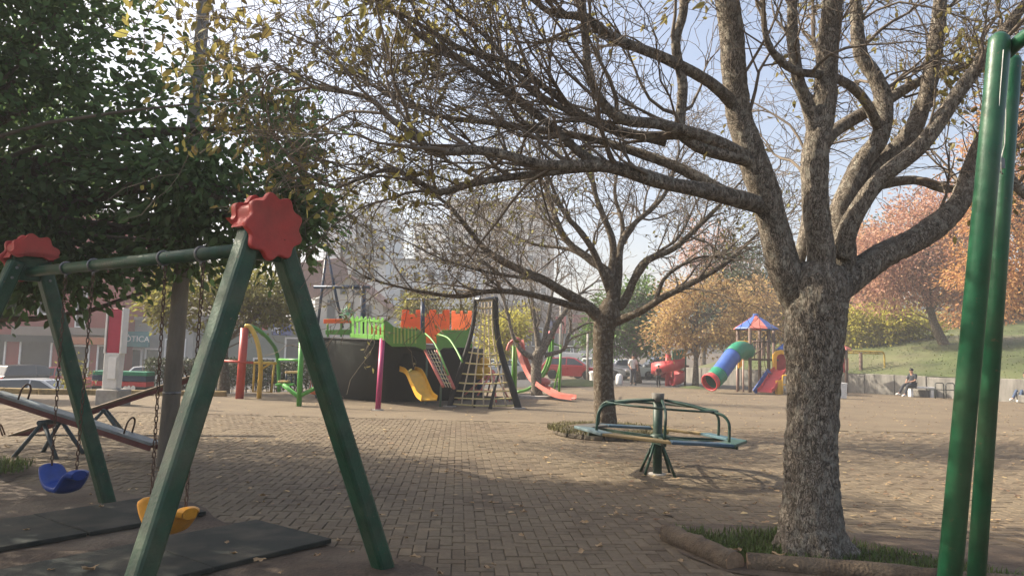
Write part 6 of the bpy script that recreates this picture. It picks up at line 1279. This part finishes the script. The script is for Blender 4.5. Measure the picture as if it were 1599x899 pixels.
# ================================================================ people
def skin_mesh(name, verts, edges, rad, m, parent, lv=2):
    me = bpy.data.meshes.new(name); me.from_pydata([tuple(v) for v in verts], edges, []); o = bpy.data.objects.new(name, me); COL.objects.link(o); o.parent = parent
    md = o.modifiers.new('skin', 'SKIN'); md.use_smooth_shade = True
    lay = me.skin_vertices[0].data if me.skin_vertices else None
    if lay is None:
        bm = bmesh.new(); bm.from_mesh(me); bm.verts.layers.skin.verify(); bm.to_mesh(me); bm.free(); lay = me.skin_vertices[0].data
    for i, r in enumerate(rad): lay[i].radius = (r, r) if not isinstance(r, tuple) else r; lay[i].use_root = (i == 0)
    sb = o.modifiers.new('sub', 'SUBSURF'); sb.levels = lv; sb.render_levels = lv
    me.materials.append(m); return o
def person(loc, rz, label, pose, shirt, legs, s=1., group=None):
    """pose: dict of joint -> local (x,y,z), facing -y"""
    t = thing('person', label, 'person', loc, rz, group); J = {k: Vector(v) * s for k, v in pose.items()}
    names = ['pelvis', 'waist', 'chest', 'neck', 'head', 'crown', 'shL', 'elL', 'wrL', 'haL', 'shR', 'elR', 'wrR', 'haR', 'hipL', 'knL', 'anL', 'toL', 'hipR', 'knR', 'anR', 'toR']; ix = {n: i for i, n in enumerate(names)}
    rr = dict(pelvis=.13, waist=.12, chest=.145, neck=.055, head=.085, crown=.075, shL=.06, elL=.043, wrL=.03, haL=.035, shR=.06, elR=.043, wrR=.03, haR=.035, hipL=.085, knL=.058, anL=.042, toL=.04, hipR=.085, knR=.058, anR=.042, toR=.04)
    ed = [('pelvis', 'waist'), ('waist', 'chest'), ('chest', 'neck'), ('neck', 'head'), ('head', 'crown')] + [(a + q, b + q) if a != 'chest' and a != 'pelvis' else (a, b + q) for q in 'LR' for a, b in (('chest', 'sh'), ('sh', 'el'), ('el', 'wr'), ('wr', 'ha'), ('pelvis', 'hip'), ('hip', 'kn'), ('kn', 'an'), ('an', 'to'))]
    V = [J[n] for n in names]; rad = [rr[n] * s for n in names]; E_ = [(ix[a], ix[b]) for a, b in ed]
    for q in 'LR':   # five fingers leaving each palm
        w_, h_ = J['wr' + q], J['ha' + q]; d = (h_ - w_).normalized(); sd_ = d.cross(Vector((0, 0, 1)));
        if sd_.length < .1: sd_ = Vector((1, 0, 0))
        sd_.normalize()
        for k, (o_, l_) in enumerate(((-.03, .07), (-.011, .08), (.009, .075), (.028, .06), (.045, .035))):
            V.append(h_ + d * l_ * s * .55 + sd_ * o_ * s); rad.append(.010 * s); V.append(h_ + d * l_ * s + sd_ * o_ * 1.15 * s - Vector((0, 0, .012 * s))); rad.append(.008 * s); E_ += [(ix['ha' + q], len(V) - 2), (len(V) - 2, len(V) - 1)]
    skin_mesh('body', V, E_, rad, M['skin'], t)
    sh = ['waist', 'chest', 'shL', 'elL', 'shR', 'elR', 'pelvis']; si = {n: i for i, n in enumerate(sh)}; skin_mesh('shirt', [J[n] if not n.startswith('el') else J['sh' + n[-1]].lerp(J[n], .9) for n in sh], [(si['waist'], si['chest']), (si['chest'], si['shL']), (si['shL'], si['elL']), (si['chest'], si['shR']), (si['shR'], si['elR']), (si['waist'], si['pelvis'])], [(.15 if n in ('waist', 'pelvis') else .172 if n == 'chest' else .085 if n.startswith('sh') else .062) * s for n in sh], shirt, t)
    tr = ['pelvis', 'hipL', 'knL', 'anL', 'hipR', 'knR', 'anR']; ti = {n: i for i, n in enumerate(tr)}; skin_mesh('trousers', [J[n] for n in tr], [(0, 1), (1, 2), (2, 3), (0, 4), (4, 5), (5, 6)], [(.15 if n == 'pelvis' else .105 if n.startswith('hip') else .078 if n.startswith('kn') else .062) * s for n in tr], legs, t)
    hd, cr = J['head'], J['crown']; mb = MB(); mb.ball(cr + Vector((0, .02, .0)) * s, (.088 * s, .10 * s, .085 * s), 14, 9); mb.build('hair', M['hair'], t)
    mb = MB(); mb.ball(hd + Vector((0, -.085, .015)) * s, (.014 * s, .022 * s, .026 * s), 8, 6); mb.build('nose', M['skin'], t)
    for q in (-1, 1):
        mb = MB(); mb.ball(hd + Vector((q * .032, -.078, .045)) * s, .011 * s, 8, 6); mb.build('eye', M['black'], t); mb = MB(); mb.ball(hd + Vector((q * .083, .0, .02)) * s, (.012 * s, .022 * s, .03 * s), 8, 6); mb.build('ear', M['skin'], t)
    for q in 'LR':
        a, b = J['an' + q], J['to' + q]; mb = MB(); mb.tube([a + (a - b).normalized() * .05 * s - Vector((0, 0, .045)) * s, a.lerp(b, .4) - Vector((0, 0, .02)) * s, b, b + (b - a).normalized() * .05 * s], [.042 * s, .055 * s, .05 * s, .025 * s], 10); mb.build('shoe', M['white'] if 'white shoes' in label else M['black'], t)
STAND = dict(pelvis=(0, 0, .93), waist=(0, 0, 1.08), chest=(0, .01, 1.28), neck=(0, 0, 1.47), head=(0, -.01, 1.57), crown=(0, 0, 1.67), shL=(.18, 0, 1.40), elL=(.25, .02, 1.13), wrL=(.22, -.12, .93), haL=(.21, -.16, .87), shR=(-.18, 0, 1.40), elR=(-.26, .02, 1.13), wrR=(-.2, -.16, .98), haR=(-.18, -.2, .93), hipL=(.09, 0, .86), knL=(.11, -.02, .49), anL=(.12, .02, .09), toL=(.13, -.13, .045), hipR=(-.09, 0, .86), knR=(-.11, -.04, .49), anR=(-.12, .02, .09), toR=(-.14, -.13, .045))
SIT = dict(pelvis=(0, 0, .60), waist=(0, .03, .74), chest=(0, .03, .94), neck=(0, -.02, 1.12), head=(0, -.06, 1.21), crown=(0, -.06, 1.31), shL=(.18, .02, 1.05), elL=(.24, -.08, .80), wrL=(.12, -.26, .72), haL=(.08, -.32, .72), shR=(-.18, .02, 1.05), elR=(-.24, -.08, .80), wrR=(-.12, -.26, .72), haR=(-.08, -.32, .70), hipL=(.09, -.03, .58), knL=(.12, -.44, .56), anL=(.12, -.62, .12), toL=(.12, -.77, .06), hipR=(-.09, -.03, .58), knR=(-.10, -.45, .58), anR=(-.08, -.78, .16), toR=(-.08, -.93, .12))
cloth = lambda n, c: mat(n, c, .9, .2, 14)
b = P(1425, 612, 36.3); b.z = 0; person(b, R(-70), 'person in dark clothes and white shoes sitting on the white bench', SIT, cloth('charcoal_jacket', (.025, .028, .035)), cloth('dark_trousers', (.03, .032, .04)))
b = P(1603, 612, 33.5); b.z = 0; person(b, R(-70), 'seated person with white shoes cut off by the right edge', SIT, cloth('navy_jacket', (.02, .03, .06)), cloth('blue_jeans', (.05, .075, .13)))
mb = MB(); mb.box((b.x + .05, b.y, .23), (1.2, .45, .46)); o = mb.build('stone_bench', M['concdark'], bevel=.03); tag(o, 'stone bench under the person at the right edge', 'bench')
b = G(988, 601); person(b, R(15), 'person in white shirt and dark trousers standing by the twin trunk tree', STAND, cloth('white_shirt', (.62, .61, .58)), cloth('grey_trousers', (.07, .075, .085)))
b = G(1028, 604); person(b, R(200), 'child in dark clothes at the foot of the red spiral slide', STAND, cloth('dark_red_top', (.10, .03, .03)), cloth('black_trousers', (.015, .015, .018)), .68)
b = G(487, 618) + Vector((0, .6, 0)); person(b, R(30), 'child in pink top behind the near swing leg by the gym', STAND, cloth('pink_top', (.5, .18, .2)), cloth('dark_trousers', (0, 0, 0)), .62)

# ================================================================ haze in the air
HAZE = .0019
if HAZE:
    mb = MB(); mb.box((0, 320, 14.5), (820, 790, 41)); hz = mb.build('haze', None); hz.data.materials.clear(); hm = bpy.data.materials.new('haze_air'); hm.use_nodes = True; N = hm.node_tree.nodes
    N.remove(N['Principled BSDF']); pv = N.new('ShaderNodeVolumePrincipled'); pv.inputs['Color'].default_value = (.92, .94, .96, 1); pv.inputs['Density'].default_value = HAZE; pv.inputs['Anisotropy'].default_value = .1
    hm.node_tree.links.new(pv.outputs[0], N['Material Output'].inputs['Volume']); hz.data.materials.append(hm); tag(hz, 'pale sunlit haze in the air', 'haze', kind='stuff'); hz.display_type = 'WIRE'
